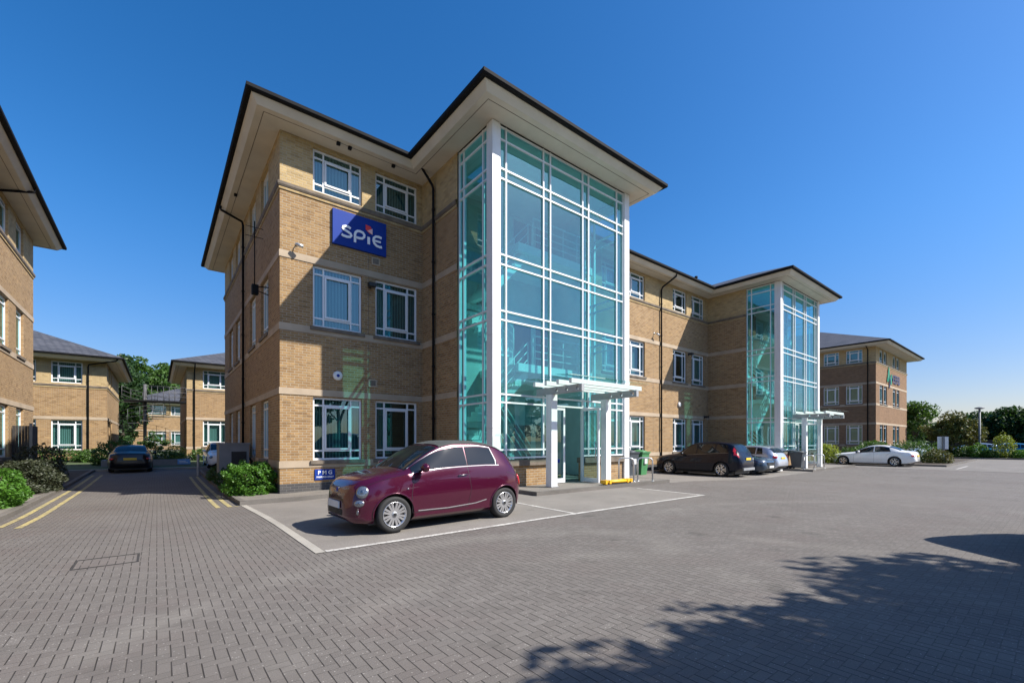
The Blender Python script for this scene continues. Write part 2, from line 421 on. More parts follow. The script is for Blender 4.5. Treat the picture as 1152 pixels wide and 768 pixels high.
def slab(name, x0, y0, x1, y1, top, m='pave', kerbm='kerb', kw=.13, sides='SWEN', step=1.0):
    """raised pavement: concrete top with kerb stones round the edges"""
    def lines(a, b):
        L = [a]; k = math.floor(a / step) + 1
        while k * step < b - 1e-6: L.append(k * step); k += 1
        L.append(b); return L
    b = MB(); xs = lines(x0, x1); ys = lines(y0, y1)
    V = [(x, y, g(x, y) + top) for y in ys for x in xs]; n = len(xs)
    b.mesh(V, [(j * n + i, j * n + i + 1, (j + 1) * n + i + 1, (j + 1) * n + i) for j in range(len(ys) - 1) for i in range(n - 1)], m, False)
    def run(pts, nx, ny):
        for (ax, ay), (bx, by) in zip(pts, pts[1:]):
            za, zb = g(ax, ay), g(bx, by)
            o = [(ax - nx * kw, ay - ny * kw), (bx - nx * kw, by - ny * kw)]
            t = top + .004
            b.poly([(ax, ay, za - .1), (bx, by, zb - .1), (bx, by, zb + t - .012), (ax, ay, za + t - .012)], kerbm)
            b.poly([(ax, ay, za + t - .012), (bx, by, zb + t - .012), (bx - nx * .015, by - ny * .015, zb + t), (ax - nx * .015, ay - ny * .015, za + t)], kerbm)
            b.poly([(ax - nx * .015, ay - ny * .015, za + t), (bx - nx * .015, by - ny * .015, zb + t), (*o[1], zb + t), (*o[0], za + t)], kerbm)
    if 'S' in sides: run([(x, y0) for x in xs], 0, -1)
    if 'N' in sides: run([(x, y1) for x in xs[::-1]], 0, 1)
    if 'W' in sides: run([(x0, y) for y in ys[::-1]], -1, 0)
    if 'E' in sides: run([(x1, y) for y in ys], 1, 0)
    return tag(b.build(name), kind='structure')
slab('pavement', 1.65, 13.2, 8.0, 15.2, .11, sides='SW')
slab('pavement', 1.65, 15.2, 3.2, 28.6, .11, m='soil', sides='W')
slab('pavement', 8.0, 8.95, 14.4, 15, .11, sides='SWE')
slab('pavement', 14.4, 14.0, 28.6, 15, .11, sides='S')
slab('pavement', 28.6, 8.9, 36.5, 15, .11, sides='SWE')
slab('pavement', -30, 12.0, -2.5, 21.0, .11, sides='SE')
slab('pavement', -6, 21.0, -2.5, 31.4, .10, m='soil', sides='E')
slab('pavement', -14, 31.4, 3.6, 43.4, .09, m='grass', kerbm='kerbpale', kw=.5, sides='SE')
slab('pavement', 60.4, -30, 60.9, 40, .12, sides='W')
slab('pavement', 40.5, 5.0, 56, 12.5, .12, m='soil', sides='SWEN')

# recessed cover in the paving
b = MB()
T = lambda x, y, z: (x, y, z + g(x, y))
V = []
for z in (.002, .006):
    for (e) in (0, .022): V += [(x, y, z + g(x, y)) for x, y in ((-.80 + e, 7.28 + e), (-.18 - e, 7.28 + e), (-.18 - e, 7.82 - e), (-.80 + e, 7.82 - e))]
Fc = [(8 + k, 8 + (k + 1) % 4, 12 + (k + 1) % 4, 12 + k) for k in range(4)] + [(k, (k + 1) % 4, 8 + (k + 1) % 4, 8 + k) for k in range(4)] + [(4 + k, 12 + k, 12 + (k + 1) % 4, 4 + (k + 1) % 4) for k in range(4)]
b.mesh(V, Fc, 'wood', False)
tag(b.build('manhole_frame'), 'rectangular manhole cover frame set in the block paving at lower left', 'manhole cover')

# ---------------------------------------------------------------- building kit
def offs(chain, d, closed):
    n = len(chain); out = []
    for i in range(n):
        p = Vector(chain[i])
        e = []
        if closed or i > 0: a = Vector(chain[i - 1]); e.append((p - a).normalized())
        if closed or i < n - 1: c = Vector(chain[(i + 1) % n]); e.append((c - p).normalized())
        ns = [Vector((q.y, -q.x)) for q in e]
        if len(ns) == 1: o = ns[0] * d
        else:
            s_ = ns[0] + ns[1]; o = s_ * (d / (1 + ns[0].dot(ns[1])))
        out.append((p.x + o.x, p.y + o.y))
    return out
def loft(b, chain, prof, closed, m, ring=False, capends=False):
    rows = [[(x, y, z) for (x, y) in offs(chain, o, closed)] for (o, z) in prof]
    n = len(chain); L = len(rows)
    for i in range(L if ring else L - 1):
        A, B = rows[i], rows[(i + 1) % L]
        for k in range(n if closed else n - 1):
            k2 = (k + 1) % n; b.poly([A[k], A[k2], B[k2], B[k]], m)
    if capends and not closed:
        b.poly([r[0] for r in rows], m); b.poly([r[-1] for r in rows][::-1], m)
class Basis:
    def __init__(s, a, c):  # wall edge a->c (CCW), outward normal right-hand
        s.a = Vector(a); s.U = (Vector(c) - s.a); s.L = s.U.length; s.U.normalize(); s.N = Vector((s.U.y, -s.U.x))
    def __call__(s, u, n, z):
        p = s.a + s.U * u + s.N * n; return (p.x, p.y, z)
def wall_edge(b, B, z0, z1, ops, zones, dep=.16):
    us = sorted({0, B.L} | {v for o in ops for v in (o[0], o[1])})
    zs = sorted({z0, z1} | {v for o in ops for v in (o[2], o[3])} | {z for z, _ in zones if z0 < z < z1})
    def mat(z):
        r = zones[0][1]
        for zz, mm in zones:
            if z >= zz: r = mm
        return r
    for i in range(len(us) - 1):
        for j in range(len(zs) - 1):
            uc, zc = (us[i] + us[i + 1]) / 2, (zs[j] + zs[j + 1]) / 2
            if any(o[0] < uc < o[1] and o[2] < zc < o[3] for o in ops): continue
            b.poly([B(us[i], 0, zs[j]), B(us[i + 1], 0, zs[j]), B(us[i + 1], 0, zs[j + 1]), B(us[i], 0, zs[j + 1])], mat(zc))
    for (a, c, p, q) in ops:
        mm = mat((p + q) / 2)
        for (e, f) in (((a, p), (a, q)), ((c, q), (c, p)), ((a, q), (c, q)), ((c, p), (a, p))):
            b.poly([B(e[0], 0, e[1]), B(f[0], 0, f[1]), B(f[0], -dep, f[1]), B(e[0], -dep, e[1])], mm)
WCOUNT = [0]
def window(root, B, a, c, p, q, style='full', blind=None, openm=False, lab=None):
    w, h = c - a, q - p
    b = MB(); t = .065
    fr = 'frame'
    n0, n1 = -.15, -.085
    def bar(u0, u1, z0, z1, d=0.): b.box(u0, n0, z0, u1, n1 + d, z1, fr, B)
    bar(a + .003, a + t, p + .003, q - .003); bar(c - t, c - .003, p + .003, q - .003)
    bar(a + t + .001, c - t - .001, q - t, q - .003); bar(a + t + .001, c - t - .001, p + .003, p + t)
    zi0, zi1 = p + t + .001, q - t - .001
    t2 = .05
    if style == 'full':
        u1, u2 = a + .20 * w, a + .79 * w
        k0, k1 = p + max(.20 * h if h < 1.6 else .15 * h, .25), q - (.19 * h if h < 1.6 else .13 * h)
        bar(u1, u1 + t2, zi0, zi1, .002); bar(u2 - t2, u2, zi0, zi1, .002)
        for z in (k0, k1):
            for (e, f) in ((a + t + .001, u1 - .001), (u1 + t2 + .001, u2 - t2 - .001), (u2 + .001, c - t - .001)): bar(e, f, z - t2 / 2, z + t2 / 2, .001)
        # casement sash
        e, f, s0, s1 = u1 + t2 + .004, u2 - t2 - .004, k0 + t2 / 2 + .004, k1 - t2 / 2 - .004
        tl = .10 if openm else 0
        def TT(u, n, z):
            k = (s1 - z) / (s1 - s0); return B(u, n + k * tl * 2.6, z)
        s = .055
        for (x0, x1, y0, y1) in ((e, e + s, s0, s1), (f - s, f, s0, s1), (e + s + .001, f - s - .001, s0, s0 + s), (e + s + .001, f - s - .001, s1 - s, s1)):
            b.box(x0, n1 + .004, y0, x1, n1 + .032, y1, fr, TT)
        if openm:
            b2 = TT
            b.poly([TT(e + s, n1 + .015, s0 + s), TT(f - s, n1 + .015, s0 + s), TT(f - s, n1 + .015, s1 - s), TT(e + s, n1 + .015, s1 - s)], 'glass')
    elif style == 'narrow':
        u1 = a + .5 * w
        k0, k1 = p + max(.16 * h, .25), q - .14 * h
        for z in (k0, k1): bar(a + t + .001, c - t - .001, z - t2 / 2, z + t2 / 2, .001)
    elif style == 'side':
        u1, u2 = a + .34 * w, a + .80 * w
        k0, k1 = p + max(.16 * h, .25), q - .14 * h
        bar(u1, u1 + t2, zi0, zi1, .002)
        for z in (k0, k1):
            for (e, f) in ((a + t + .001, u1 - .001), (u1 + t2 + .001, c - t - .001)): bar(e, f, z - t2 / 2, z + t2 / 2, .001)
    o = b.build('window', root)
    if lab: o['label'] = lab
    gb = MB(); gn = -.118
    gb.poly([B(a + .01, gn, p + .01), B(c - .01, gn, p + .01), B(c - .01, gn, q - .01), B(a + .01, gn, q - .01)], 'glass')
    gb.build('pane', o)
    if blind:
        bm = MB(); r = random.random()
        lo = p + .03
        a2, c2 = a + .02, c - .02
        if blind == 'part': c2 = a + w * (.55 + .3 * r)
        bm.poly([B(a2, -.27, lo), B(c2, -.27, lo), B(c2, -.27, q), B(a2, -.27, q)], 'blindpale' if blind == 'pale' else 'blind')
        bm.build('blind', o)
    WCOUNT[0] += 1
    return o
def sill(b, B, a, c, z, m='stone', d=.07, hgt=.11):
    b.box(a - .08, .004, z - hgt, c + .08, d, z - .002, m, B)
def hip(b, x0, y0, x1, y1, z, pitch=.40, m='slate'):
    w, d = x1 - x0, y1 - y0; r = min(w, d) / 2; zt = z + r * pitch
    if w >= d: P, Q = (x0 + r, (y0 + y1) / 2, zt), (x1 - r, (y0 + y1) / 2, zt)
    else: P, Q = ((x0 + x1) / 2, y0 + r, zt), ((x0 + x1) / 2, y1 - r, zt)
    a, bb, c, d2 = (x0, y0, z), (x1, y0, z), (x1, y1, z), (x0, y1, z)
    if w >= d:
        b.poly([a, bb, Q, P], m); b.poly([bb, c, Q], m); b.poly([c, d2, P, Q], m); b.poly([d2, a, P], m)
    else:
        b.poly([a, bb, P], m); b.poly([bb, c, Q, P], m); b.poly([c, d2, Q], m); b.poly([d2, a, P, Q], m)
    b.poly([d2, c, bb, a], m)
    ridge = MB()
    return P, Q
def eaves(root, poly, zs, o=1.0):
    b = MB(); loft(b, poly, [(-.03, zs), (o - .30, zs)], True, 'soffit'); loft(b, poly, [(o - .30, zs), (o - .14, zs + .17), (o - .14, zs + .2)], True, 'soffit')
    # joint trims of the boarded soffit
    loft(b, poly, [(o - .50, zs - .006), (o - .485, zs - .006), (o - .485, zs), (o - .50, zs)], True, 'stonedark')
    b.build('soffit', root)
    b = MB(); loft(b, poly, [(o - .138, zs + .185), (o - .03, zs + .185), (o, zs + .22), (o, zs + .31), (o - .16, zs + .31)], True, 'gutter', ring=True)
    b.build('gutter', root)
def downpipe(root, pts, r=.045, brackets=True):
    b = MB(); b.tube(pts, r, 'gutter', 10)
    if brackets:
        (x, y, z0), (_, _, z1) = pts[-2], pts[-1]
        z = min(z0, z1) + .6
        while z < max(z0, z1): b.tube([(x, y, z - .03), (x, y, z + .03)], r + .014, 'gutter', 10); z += 1.8
    b.build('downpipe', root)
L3 = dict(zs=10.80, rows=[(.93, 2.91), (5.10, 7.01), (9.32, 10.66)], bands=[(.72, .92), (2.94, 3.14), (4.86, 5.08), (7.04, 7.24)], mould=9.05, plinth=.24)
L2 = dict(zs=7.20, rows=[(.95, 3.02), (5.58, 7.05)], bands=[(.74, .94), (3.06, 3.26)], mould=5.25, plinth=.24)
def block(root, chains, fullpoly, lv, wins, dz=0., base=-.5, brick='brick', cream='cream', o=1.0, win_blinds=True):
    """wins: {(chain index, edge index): [(u0,u1,style)...]} on every storey"""
    zones = [(-9, 'blue'), (lv['plinth'] + dz, brick), (lv['mould'] + .1 + dz, cream)]
    wb = MB(); bb = MB(); sb = MB()
    for ci, ch in enumerate(chains):
        closed = ch[0] == ch[-1]
        for ei in range(len(ch) - 1):
            B = Basis(ch[ei], ch[ei + 1]); ops = []
            for (u0, u1, st) in wins.get((ci, ei), []):
                for ri, (p, q) in enumerate(lv['rows']): ops.append((u0, u1, p + dz, q + dz, st, ri))
            wall_edge(wb, B, base, lv['zs'] + dz + .02, [o_[:4] for o_ in ops], zones)
            for (u0, u1, p, q, st, ri) in ops:
                r = random.random() if win_blinds != 'pale' else .5
                bl = None if r < .22 else ('part' if r < .45 else ('pale' if r < .6 else 'full'))
                wo_ = window(root, B, u0, u1, p, q, st, bl)
                if ri < len(lv['rows']) - 1:
                    sb = MB(); sill(sb, B, u0, u1, p - .004, 'stonedark'); sb.build('sill', wo_)
        pts = ch[:-1] if closed else ch
        for (z0, z1) in lv['bands']:
            loft(bb, pts, [(.0, z0 + dz), (.022, z0 + dz), (.022, z1 + dz), (.0, z1 + dz)], closed, 'stone')
        mz = lv['mould'] + dz
        loft(bb, pts, [(0, mz), (.03, mz), (.03, mz + .07), (0, mz + .07)], closed, 'cream')
        loft(bb, pts, [(0, mz + .08), (.045, mz + .08), (.07, mz + .13), (.07, mz + .21), (0, mz + .23)], closed, 'stonedark')
    wb.build('wall', root); bb.build('string_course', root)
    eaves(root, fullpoly, lv['zs'] + dz, o)
    # interior core so rooms read dark
    cb = MB(); return cb

# ------------------------------------------------ main building
main = empty('office_building', (2.85, 14.65, 0))
main.location = (0, 0, 0)
tag(main, 'three storey buff brick office block with two glazed stair towers and the blue company sign', 'office building')
TX0, TX1, TY, TW = 7.53, 13.90, 10.33, 12.24
SX0, SX1 = 28.0, 34.4
FY, BY = 14.65, 28.35
c0 = [(SX1, TW), (SX1, FY), (39, FY), (39, BY), (2.85, BY), (2.85, FY), (TX0, FY), (TX0, TW)]
c1 = [(TX1, TW), (TX1, FY), (SX0, FY), (SX0, TW)]
full = [(2.85, FY), (TX0, FY), (TX0, TY), (TX1, TY), (TX1, FY), (SX0, FY), (SX0, TY), (SX1, TY), (SX1, FY), (39, FY), (39, BY), (2.85, BY)]
def sw(y0, y1): return (BY - y1, BY - y0, 'side')
wins = {(0, 5): [(.93, 2.47, 'full'), (2.93, 4.48, 'full')],
        (0, 4): [sw(16.4, 17.7), sw(18.8, 20.1), sw(22.8, 24.1), sw(25.1, 26.4)],
        (1, 1): [(X - TX1, X + 1.52 - TX1, 'full') for X in (15.1, 17.5, 19.6, 23.9, 26.0)],
        (0, 1): [(.6, 2.1, 'full'), (2.6, 4.1, 'full')]}
random.seed(21)
block(main, [c0, c1], full, L3, wins)
b = MB()
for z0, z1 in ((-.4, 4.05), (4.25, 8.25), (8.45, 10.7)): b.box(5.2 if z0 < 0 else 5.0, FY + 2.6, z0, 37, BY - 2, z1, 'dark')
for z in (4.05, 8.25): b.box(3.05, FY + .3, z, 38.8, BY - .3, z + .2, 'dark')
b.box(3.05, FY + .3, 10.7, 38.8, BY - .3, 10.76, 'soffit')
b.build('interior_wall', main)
b = MB()
hip(b, 2.85 - .95, FY - .95, 39.95, BY + .95, 11.12)
hip(b, TX0 - .95, TY - .95, TX1 + .95, TY + 11, 11.13)
hip(b, SX0 - .95, TY - .95, SX1 + .95, TY + 11, 11.13)
b.lathe([(.0, 0), (.06, 0), (.06, .45), (.1, .5), (.1, .6), (0, .62)], 'gutter', 8, lambda x, y, z: (27.0 + x, 14.9 + y, z + 11.5))
b.build('roof', main)
downpipe(main, [(7.0, 13.75, 11.0), (7.0, 13.76, 10.9), (7.42, 13.7, 10.35), (7.44, 13.67, 10.2), (7.44, 13.67, -.1)])
downpipe(main, [(1.98, 21.2, 10.95), (2.0, 21.2, 10.8), (2.72, 21.2, 10.55), (2.76, 21.2, 10.4), (2.76, 21.2, -.1)])
downpipe(main, [(22.9, 13.8, 11.0), (22.9, 13.82, 10.85), (22.6, 14.5, 10.35), (22.6, 14.57, 10.2), (22.6, 14.57, -.2)])

def tower(root, X0, X1, door_u):
    """glazed stair tower between X0 and X1; front at TY"""
    zc = 10.80
    # corner columns
    for (x, y) in ((X0, TY), (X1 - .28, TY)):
        b = MB(); zz = -.3
        for z1 in (1.9, 4.6, 7.2, zc - .02):
            b.box(x, y, zz, x + .28, y + .30, z1, 'white'); zz = z1 + .006
        b.build('column', root)
    fx0, fx1 = X0 + .285, X1 - .285
    us = [X0 + .24 + .05, X0 + .54, X0 + 2.04, X0 + 2.34, X0 + 3.86, X0 + 4.16, X0 + 5.69, X1 - .285]
    zt = [1.03, 1.27, 2.67, 2.91, 5.09, 5.36, 6.72, 7.01, 9.24, 9.53, 10.38, 10.74]
    gy = TY + .10
    d0, d1 = us[3], us[4]
    b = MB(); t = .045
    B = Basis((fx0, gy), (fx1, gy))
    uu = [u - fx0 for u in us]; uu[0] = 0.0; uu[-1] = fx1 - fx0
    for i, u in enumerate(uu):
        e = t / 2
        lo = 1.0
        if i in (3, 4): lo = .1
        a = u if i == 0 else (u - t if i == len(uu) - 1 else u - e)
        b.box(a, -.04, lo, a + t, .055, 10.78, 'frame', B)
    for z in zt:
        for i in range(len(uu) - 1):
            if i == 3 and z < 2.6: continue
            a = uu[i] + (t if i == 0 else t / 2) + .001; c = uu[i + 1] - (t if i == len(uu) - 2 else t / 2) - .001
            b.box(a, -.03, z - .024, c, .05, z + .024, 'frame', B)
    fr = b.build('curtain_wall', root)
    gb = MB()
    ua, ub, L = d0 - fx0, d1 - fx0, fx1 - fx0
    for (a, c, p, q) in ((0, L, 2.67, 10.76), (0, ua, 1.0, 2.67), (ub, L, 1.0, 2.67)):
        gb.poly([B(a, 0, p), B(c, 0, p), B(c, 0, q), B(a, 0, q)], 'curtain')
    gb.build('glazing', fr)
    # side curtain walls
    for sgn, X in ((-1, X0 + .10), (1, X1 - .10)):
        ya, yb = TY + .305, TW
        Bs = Basis((X, yb), (X, ya)) if sgn < 0 else Basis((X, ya), (X, yb))
        L2_ = yb - ya
        vs = [0, .28, L2_ - .26, L2_] if sgn < 0 else [0, .26, L2_ - .28, L2_]
        b = MB()
        for i, v in enumerate(vs):
            a = v if i == 0 else (v - t if i == 3 else v - t / 2)
            b.box(a, -.04, 1.0, a + t, .055, 10.78, 'frame', Bs)
        for z in zt:
            for i in range(3):
                a = vs[i] + (t if i == 0 else t / 2) + .001; c = vs[i + 1] - (t if i == 2 else t / 2) - .001
                b.box(a, -.03, z - .024, c, .05, z + .024, 'frame', Bs)
        fs = b.build('curtain_wall', root)
        gb = MB(); gb.poly([Bs(0, 0, 1.0), Bs(L2_, 0, 1.0), Bs(L2_, 0, 10.76), Bs(0, 0, 10.76)], 'curtain'); gb.build('glazing', fs)
        # plinth
        b = MB(); b.box(.0, -.18, -.4, L2_, .03, .78, 'brick', Bs); b.box(0, -.22, .785, L2_, .09, .965, 'stonedark', Bs)
        b.build('plinth', root)
    for (a, c) in ((0, ua - .03), (ub + .03, L)):
        b = MB(); b.box(a, -.18, -.4, c, .02, .12, 'blue', B); b.box(a, -.18, .122, c, .02, .78, 'brick', B); b.box(a, -.25, .785, c, .11, .965, 'stonedark', B); b.build('plinth', root)
    # door: fixed left leaf, right leaf swung open
    def leaf(T, w, lab):
        b = MB(); h0, h1 = .17, 2.62; s = .075
        b.box(0, -.025, h0, s, .025, h1, 'frame', T); b.box(w - s, -.025, h0, w, .025, h1, 'frame', T)
        b.box(s + .001, -.024, h1 - s, w - s - .001, .024, h1, 'frame', T); b.box(s + .001, -.024, h0, w - s - .001, .024, h0 + .14, 'frame', T)
        o = b.build('door', root); o['label'] = lab
        gb = MB(); gb.poly([T(s, 0, h0 + .14), T(w - s, 0, h0 + .14), T(w - s, 0, h1 - s), T(s, 0, h1 - s)], 'glass'); gb.build('pane', o)
        hb = MB(); hb.tube([T(w - .12 if lab[0] == 'o' else .1, .05, .9), T(w - .12 if lab[0] == 'o' else .1, .05, 1.5)], .016, 'metalw', 8); hb.build('handle', o)
    leaf(lambda u, n, z: (d0 + .03 + u, gy - n, z), .66, 'closed glazed door leaf')
    hx, hy = d1 - .06, gy - .06
    leaf(lambda u, n, z: (hx - n - u * .06, hy - u, z), .80, 'open glazed door leaf standing outwards')
    kb = MB(); kb.box(d0 + .08, gy - .075, 1.35, d0 + .17, gy - .03, 1.55, 'black'); kb.box(d0 + .09, gy - .08, 1.08, d0 + .16, gy - .03, 1.2, 'platew'); kb.build('door_entry_panel', root)
    kb = MB(); kb.box(d0 + .28, gy - .006, .82, d0 + .46, gy - .002, .94, 'navysign'); kb.build('door_sticker', root)
    # interior: slabs, landings, stairs
    yb = 14.2
    b = MB(); b.box(X0 + .32, yb, -.3, X1 - .32, yb + .2, 10.76, 'plaster')
    b.box(X0 + .24, TW + .05, -.3, X0 + .34, yb, 10.76, 'plaster'); b.box(X1 - .34, TW + .05, -.3, X1 - .24, yb, 10.76, 'plaster')
    b.box(X0 + .1, TY + .2, 10.765, X1 - .1, yb, 10.79, 'slab')
    b.build('interior_wall', root)
    b = MB()
    for z in (0, 4.2, 8.4):
        for xx in (X0 + 3.9, X0 + 5.1):
            b.box(xx, yb - .03, z + .16, xx + .9, yb - .004, z + 2.2, 'wood' if z == 0 else 'dark')
    b.build('inner_door', root)
    b = MB()
    b.box(X0 + .3, TY + .4, -.3, X1 - .3, yb, .14, 'kerb')
    for z in (3.95, 8.12):
        b.box(X0 + 2.2, TY + 1.5, z, X1 - .36, yb - .01, z + .28, 'slab')
    for z in (2.0, 6.1):
        b.box(X0 + .36, yb - 1.25, z, X0 + 2.15, yb - .01, z + .2, 'slab')
    b.build('floor_slab', root)
    # stair flights: left bay, going back then returning
    b = MB(); rb = MB()
    for (z0, z1, zz0) in ((.14, 2.1, 0), (4.22, 6.2, 0)):
        n = 11
        for k in range(n):
            x = X0 + 2.6 - .0; y = TY + .9 + k * .185; z = z0 + (z1 - z0) * (k + 1) / n
            b.box(X0 + .75, y, z - .16, X0 + 1.45, y + .21, z, 'slab')
        P = [(X0 + 1.5, TY + .9, z0 + .95), (X0 + 1.5, TY + 2.95, z1 + .95)]
        for dz in (0, -.25, -.5, -.75): rb.tube([(P[0][0], P[0][1], P[0][2] + dz), (P[1][0], P[1][1], P[1][2] + dz)], .018, 'white', 6)
        for k in range(4): yy = lerp(P[0][1], P[1][1], k / 3); zz = lerp(P[0][2], P[1][2], k / 3); rb.tube([(X0 + 1.5, yy, zz), (X0 + 1.5, yy, zz - .95)], .02, 'white', 6)
        # return flight diagonal seen from front
    for (z0, z1) in ((2.2, 4.1), (6.3, 8.3)):
        n = 11
        for k in range(n):
            y = TY + 2.3 - k * .05; z = z0 + (z1 - z0) * (k + 1) / n; x = X0 + .9 + k * .17
            b.box(x, TY + 1.75, z - .17, x + .2, TY + 2.75, z, 'slab')
        b.mesh([(X0 + .9, TY + 1.7, z0 - .25), (X0 + .9, TY + 1.7, z0 + .1), (X0 + 2.8, TY + 1.7, z1 + .1), (X0 + 2.8, TY + 1.7, z1 - .3),
                (X0 + .9, TY + 1.74, z0 - .25), (X0 + .9, TY + 1.74, z0 + .1), (X0 + 2.8, TY + 1.74, z1 + .1), (X0 + 2.8, TY + 1.74, z1 - .3)],
               [(0, 3, 2, 1), (4, 5, 6, 7), (0, 1, 5, 4), (3, 7, 6, 2), (1, 2, 6, 5), (0, 4, 7, 3)], 'slab', False)
        for dz in (.95, .65, .35): rb.tube([(X0 + .9, TY + 1.7, z0 + dz), (X0 + 2.8, TY + 1.7, z1 + dz)], .018, 'white', 6)
        for k in range(4):
            xx = lerp(X0 + .9, X0 + 2.8, k / 3); zz = lerp(z0, z1, k / 3); rb.tube([(xx, TY + 1.7, zz), (xx, TY + 1.7, zz + .95)], .02, 'white', 6)
    # ground flight diagonal across the first bay
    for dz in (.2, .5, .8, 1.1): rb.tube([(X0 + .7, TY + .8, 2.1 + dz * .9), (X0 + 2.3, TY + .8, .2 + dz * .9)], .02, 'white', 6)
    b.build('staircase', root)
    for z in (4.23, 8.40):
        for dz in (.25, .5, .75, 1.05):
            rb.tube([(X0 + 2.9, TY + 1.55, z + dz), (X1 - .45, TY + 1.55, z + dz)], .018 if dz < 1 else .028, 'white', 6)
        for k in range(5):
            xx = lerp(X0 + 2.9, X1 - .45, k / 4); rb.tube([(xx, TY + 1.55, z), (xx, TY + 1.55, z + 1.05)], .022, 'white', 6)
    rb.build('railing', root)
    # pendant lamp shades under ceiling
    # canopy
    cp = MB()
    pa, pb = X0 + 1.72, X0 + 4.22; py = 9.56
    cb = MB()
    for x in (pa, pb):
        s = .12
        ch = []
        q = MB(); q.box(x - s, py, .14 + g(x, py) * 0, x + s, py + .24, 2.88, 'white')
        q.build('post', None); ch.append(bpy.data.objects[-1] if False else None)
    return pa, pb, py
def canopy(root, X0):
    pa, pb, py = X0 + 1.72, X0 + 4.22, 9.56
    can = MB()
    # glass sheets on top as the carrying part
    for i in range(3):
        ya, yb = 8.32 + i * .66, 8.32 + i * .66 + .64
        za, zb = 3.42 - i * .0 , 3.42
        can.mesh([(pa - .55, ya, 3.33), (pb + .45, ya, 3.33), (pb + .45, yb, 3.39), (pa - .55, yb, 3.39), (pa - .55, ya, 3.342), (pb + .45, ya, 3.342), (pb + .45, yb, 3.402), (pa - .55, yb, 3.402)],
                 [(0, 3, 2, 1), (4, 5, 6, 7), (0, 1, 5, 4), (1, 2, 6, 5), (2, 3, 7, 6), (3, 0, 4, 7)], 'clear', False)
    co = can.build('canopy', root)
    for x in (pa, pb):
        q = MB(); zb = .12 + g(x, py)
        q.box(x - .12, py, zb - .1, x + .12, py + .24, 1.62, 'white'); q.box(x - .119, py + .001, 1.622, x + .119, py + .239, 2.915, 'white')
        q.box(x - .15, py - .03, zb, x + .15, py + .27, zb + .02, 'metalw'); q.build('post', co)
        # beam with round holes: ring segments
        bmx = bm_beam(x, 8.42, 10.30, 2.92, 3.13); bmx.build('beam', co)
    for i, y in enumerate((8.50, 9.0, 9.5, 10.0)):
        q = MB(); z = 3.135 + i * .012
        q.box(pa - .35, y + .02, z, pb + .35, y + .12, z + .13, 'white'); q.build('purlin', co)
        for x in (pa, pb):
            pass
def bm_beam(x, y0, y1, z0, z1):
    """plate beam along y pierced by round holes"""
    q = MB(); n = 3; t = .055; L = y1 - y0; zc = (z0 + z1) / 2; r = .055
    cells = [y0 + .16 + k * .42 for k in range(n)]
    def plate(xs, flip):
        cur = y0
        for cy in cells:
            a, c = cy - .12, cy + .12
            f = [(xs, cur, z0), (xs, a, z0), (xs, a, z1), (xs, cur, z1)]; q.poly(f if not flip else f[::-1], 'beam')
            N = 16
            for k in range(N):
                a0, a1 = 2 * math.pi * k / N, 2 * math.pi * (k + 1) / N
                def sq(an):
                    cx, sz = math.cos(an), math.sin(an); m = max(abs(cx), abs(sz)); return (xs, cy + .12 * cx / m, zc + (z1 - zc) * sz / m)
                def ci(an): return (xs, cy + r * math.cos(an), zc + r * math.sin(an))
                f = [ci(a0), sq(a0), sq(a1), ci(a1)]; q.poly(f if not flip else f[::-1], 'beam')
            cur = c
        f = [(xs, cur, z0), (xs, y1, z0), (xs, y1, z1), (xs, cur, z1)]; q.poly(f if not flip else f[::-1], 'beam')
    plate(x + t, False); plate(x - t, True)
    for (a, c, p, s_) in ((y0, y1, z0, z0), (y0, y1, z1, z1)): q.poly([(x - t, a, p), (x + t, a, p), (x + t, c, p), (x - t, c, p)], 'beam')
    for yy in (y0, y1): q.poly([(x - t, yy, z0), (x + t, yy, z0), (x + t, yy, z1), (x - t, yy, z1)], 'beam')
    for cy in cells:
        N = 16
        for k in range(N):
            a0, a1 = 2 * math.pi * k / N, 2 * math.pi * (k + 1) / N
            q.poly([(x - t, cy + r * math.cos(a0), zc + r * math.sin(a0)), (x - t, cy + r * math.cos(a1), zc + r * math.sin(a1)), (x + t, cy + r * math.cos(a1), zc + r * math.sin(a1)), (x + t, cy + r * math.cos(a0), zc + r * math.sin(a0))], 'beam')
    return q
for X0, X1 in ((TX0, TX1), (SX0, SX1)):
    tower(main, X0, X1, 0); canopy(main, X0)
for o in [o for o in bpy.data.objects if o.name.startswith('post') and o.parent is None]: bpy.data.objects.remove(o)

# small fixtures on the main facade
for x in (5.53, 21.9):
    b = MB(); b.box(x, FY - .004, .26, x + .012, FY - .0015, 9.04, 'stonedark'); b.build('movement_joint', main)
Bf = Basis((2.85, FY), (TX0, FY))
def fx(name, fn, label=None):
    b = MB(); fn(b); o = b.build(name, main)
    if label: o['label'] = label
    return o
for (X, z) in ((5.78, 7.6), (5.67, 3.48)):
    fx('air_vent', lambda b: (b.box(X - .14, FY - .03, z - .13, X + .14, FY - .002, z + .13, 'stone'), b.box(X - .10, FY - .034, z - .09, X + .10, FY - .031, z + .09, 'stonedark')))
def disc(b, c, r, d, m): b.lathe([(0, 0), (r, 0), (r, d * .6), (r * .8, d), (0, d)], m, 20, lambda x, y, z: (c[0] + x, c[1] - z, c[2] + y))
fx('alarm_box', lambda b: (disc(b, (4.52, FY, 3.62), .15, .09, 'white'), disc(b, (4.52, FY - .09, 3.62), .05, .006, 'navysign')))
fx('alarm_box', lambda b: disc(b, (24.55, FY, 3.75), .15, .09, 'white'))
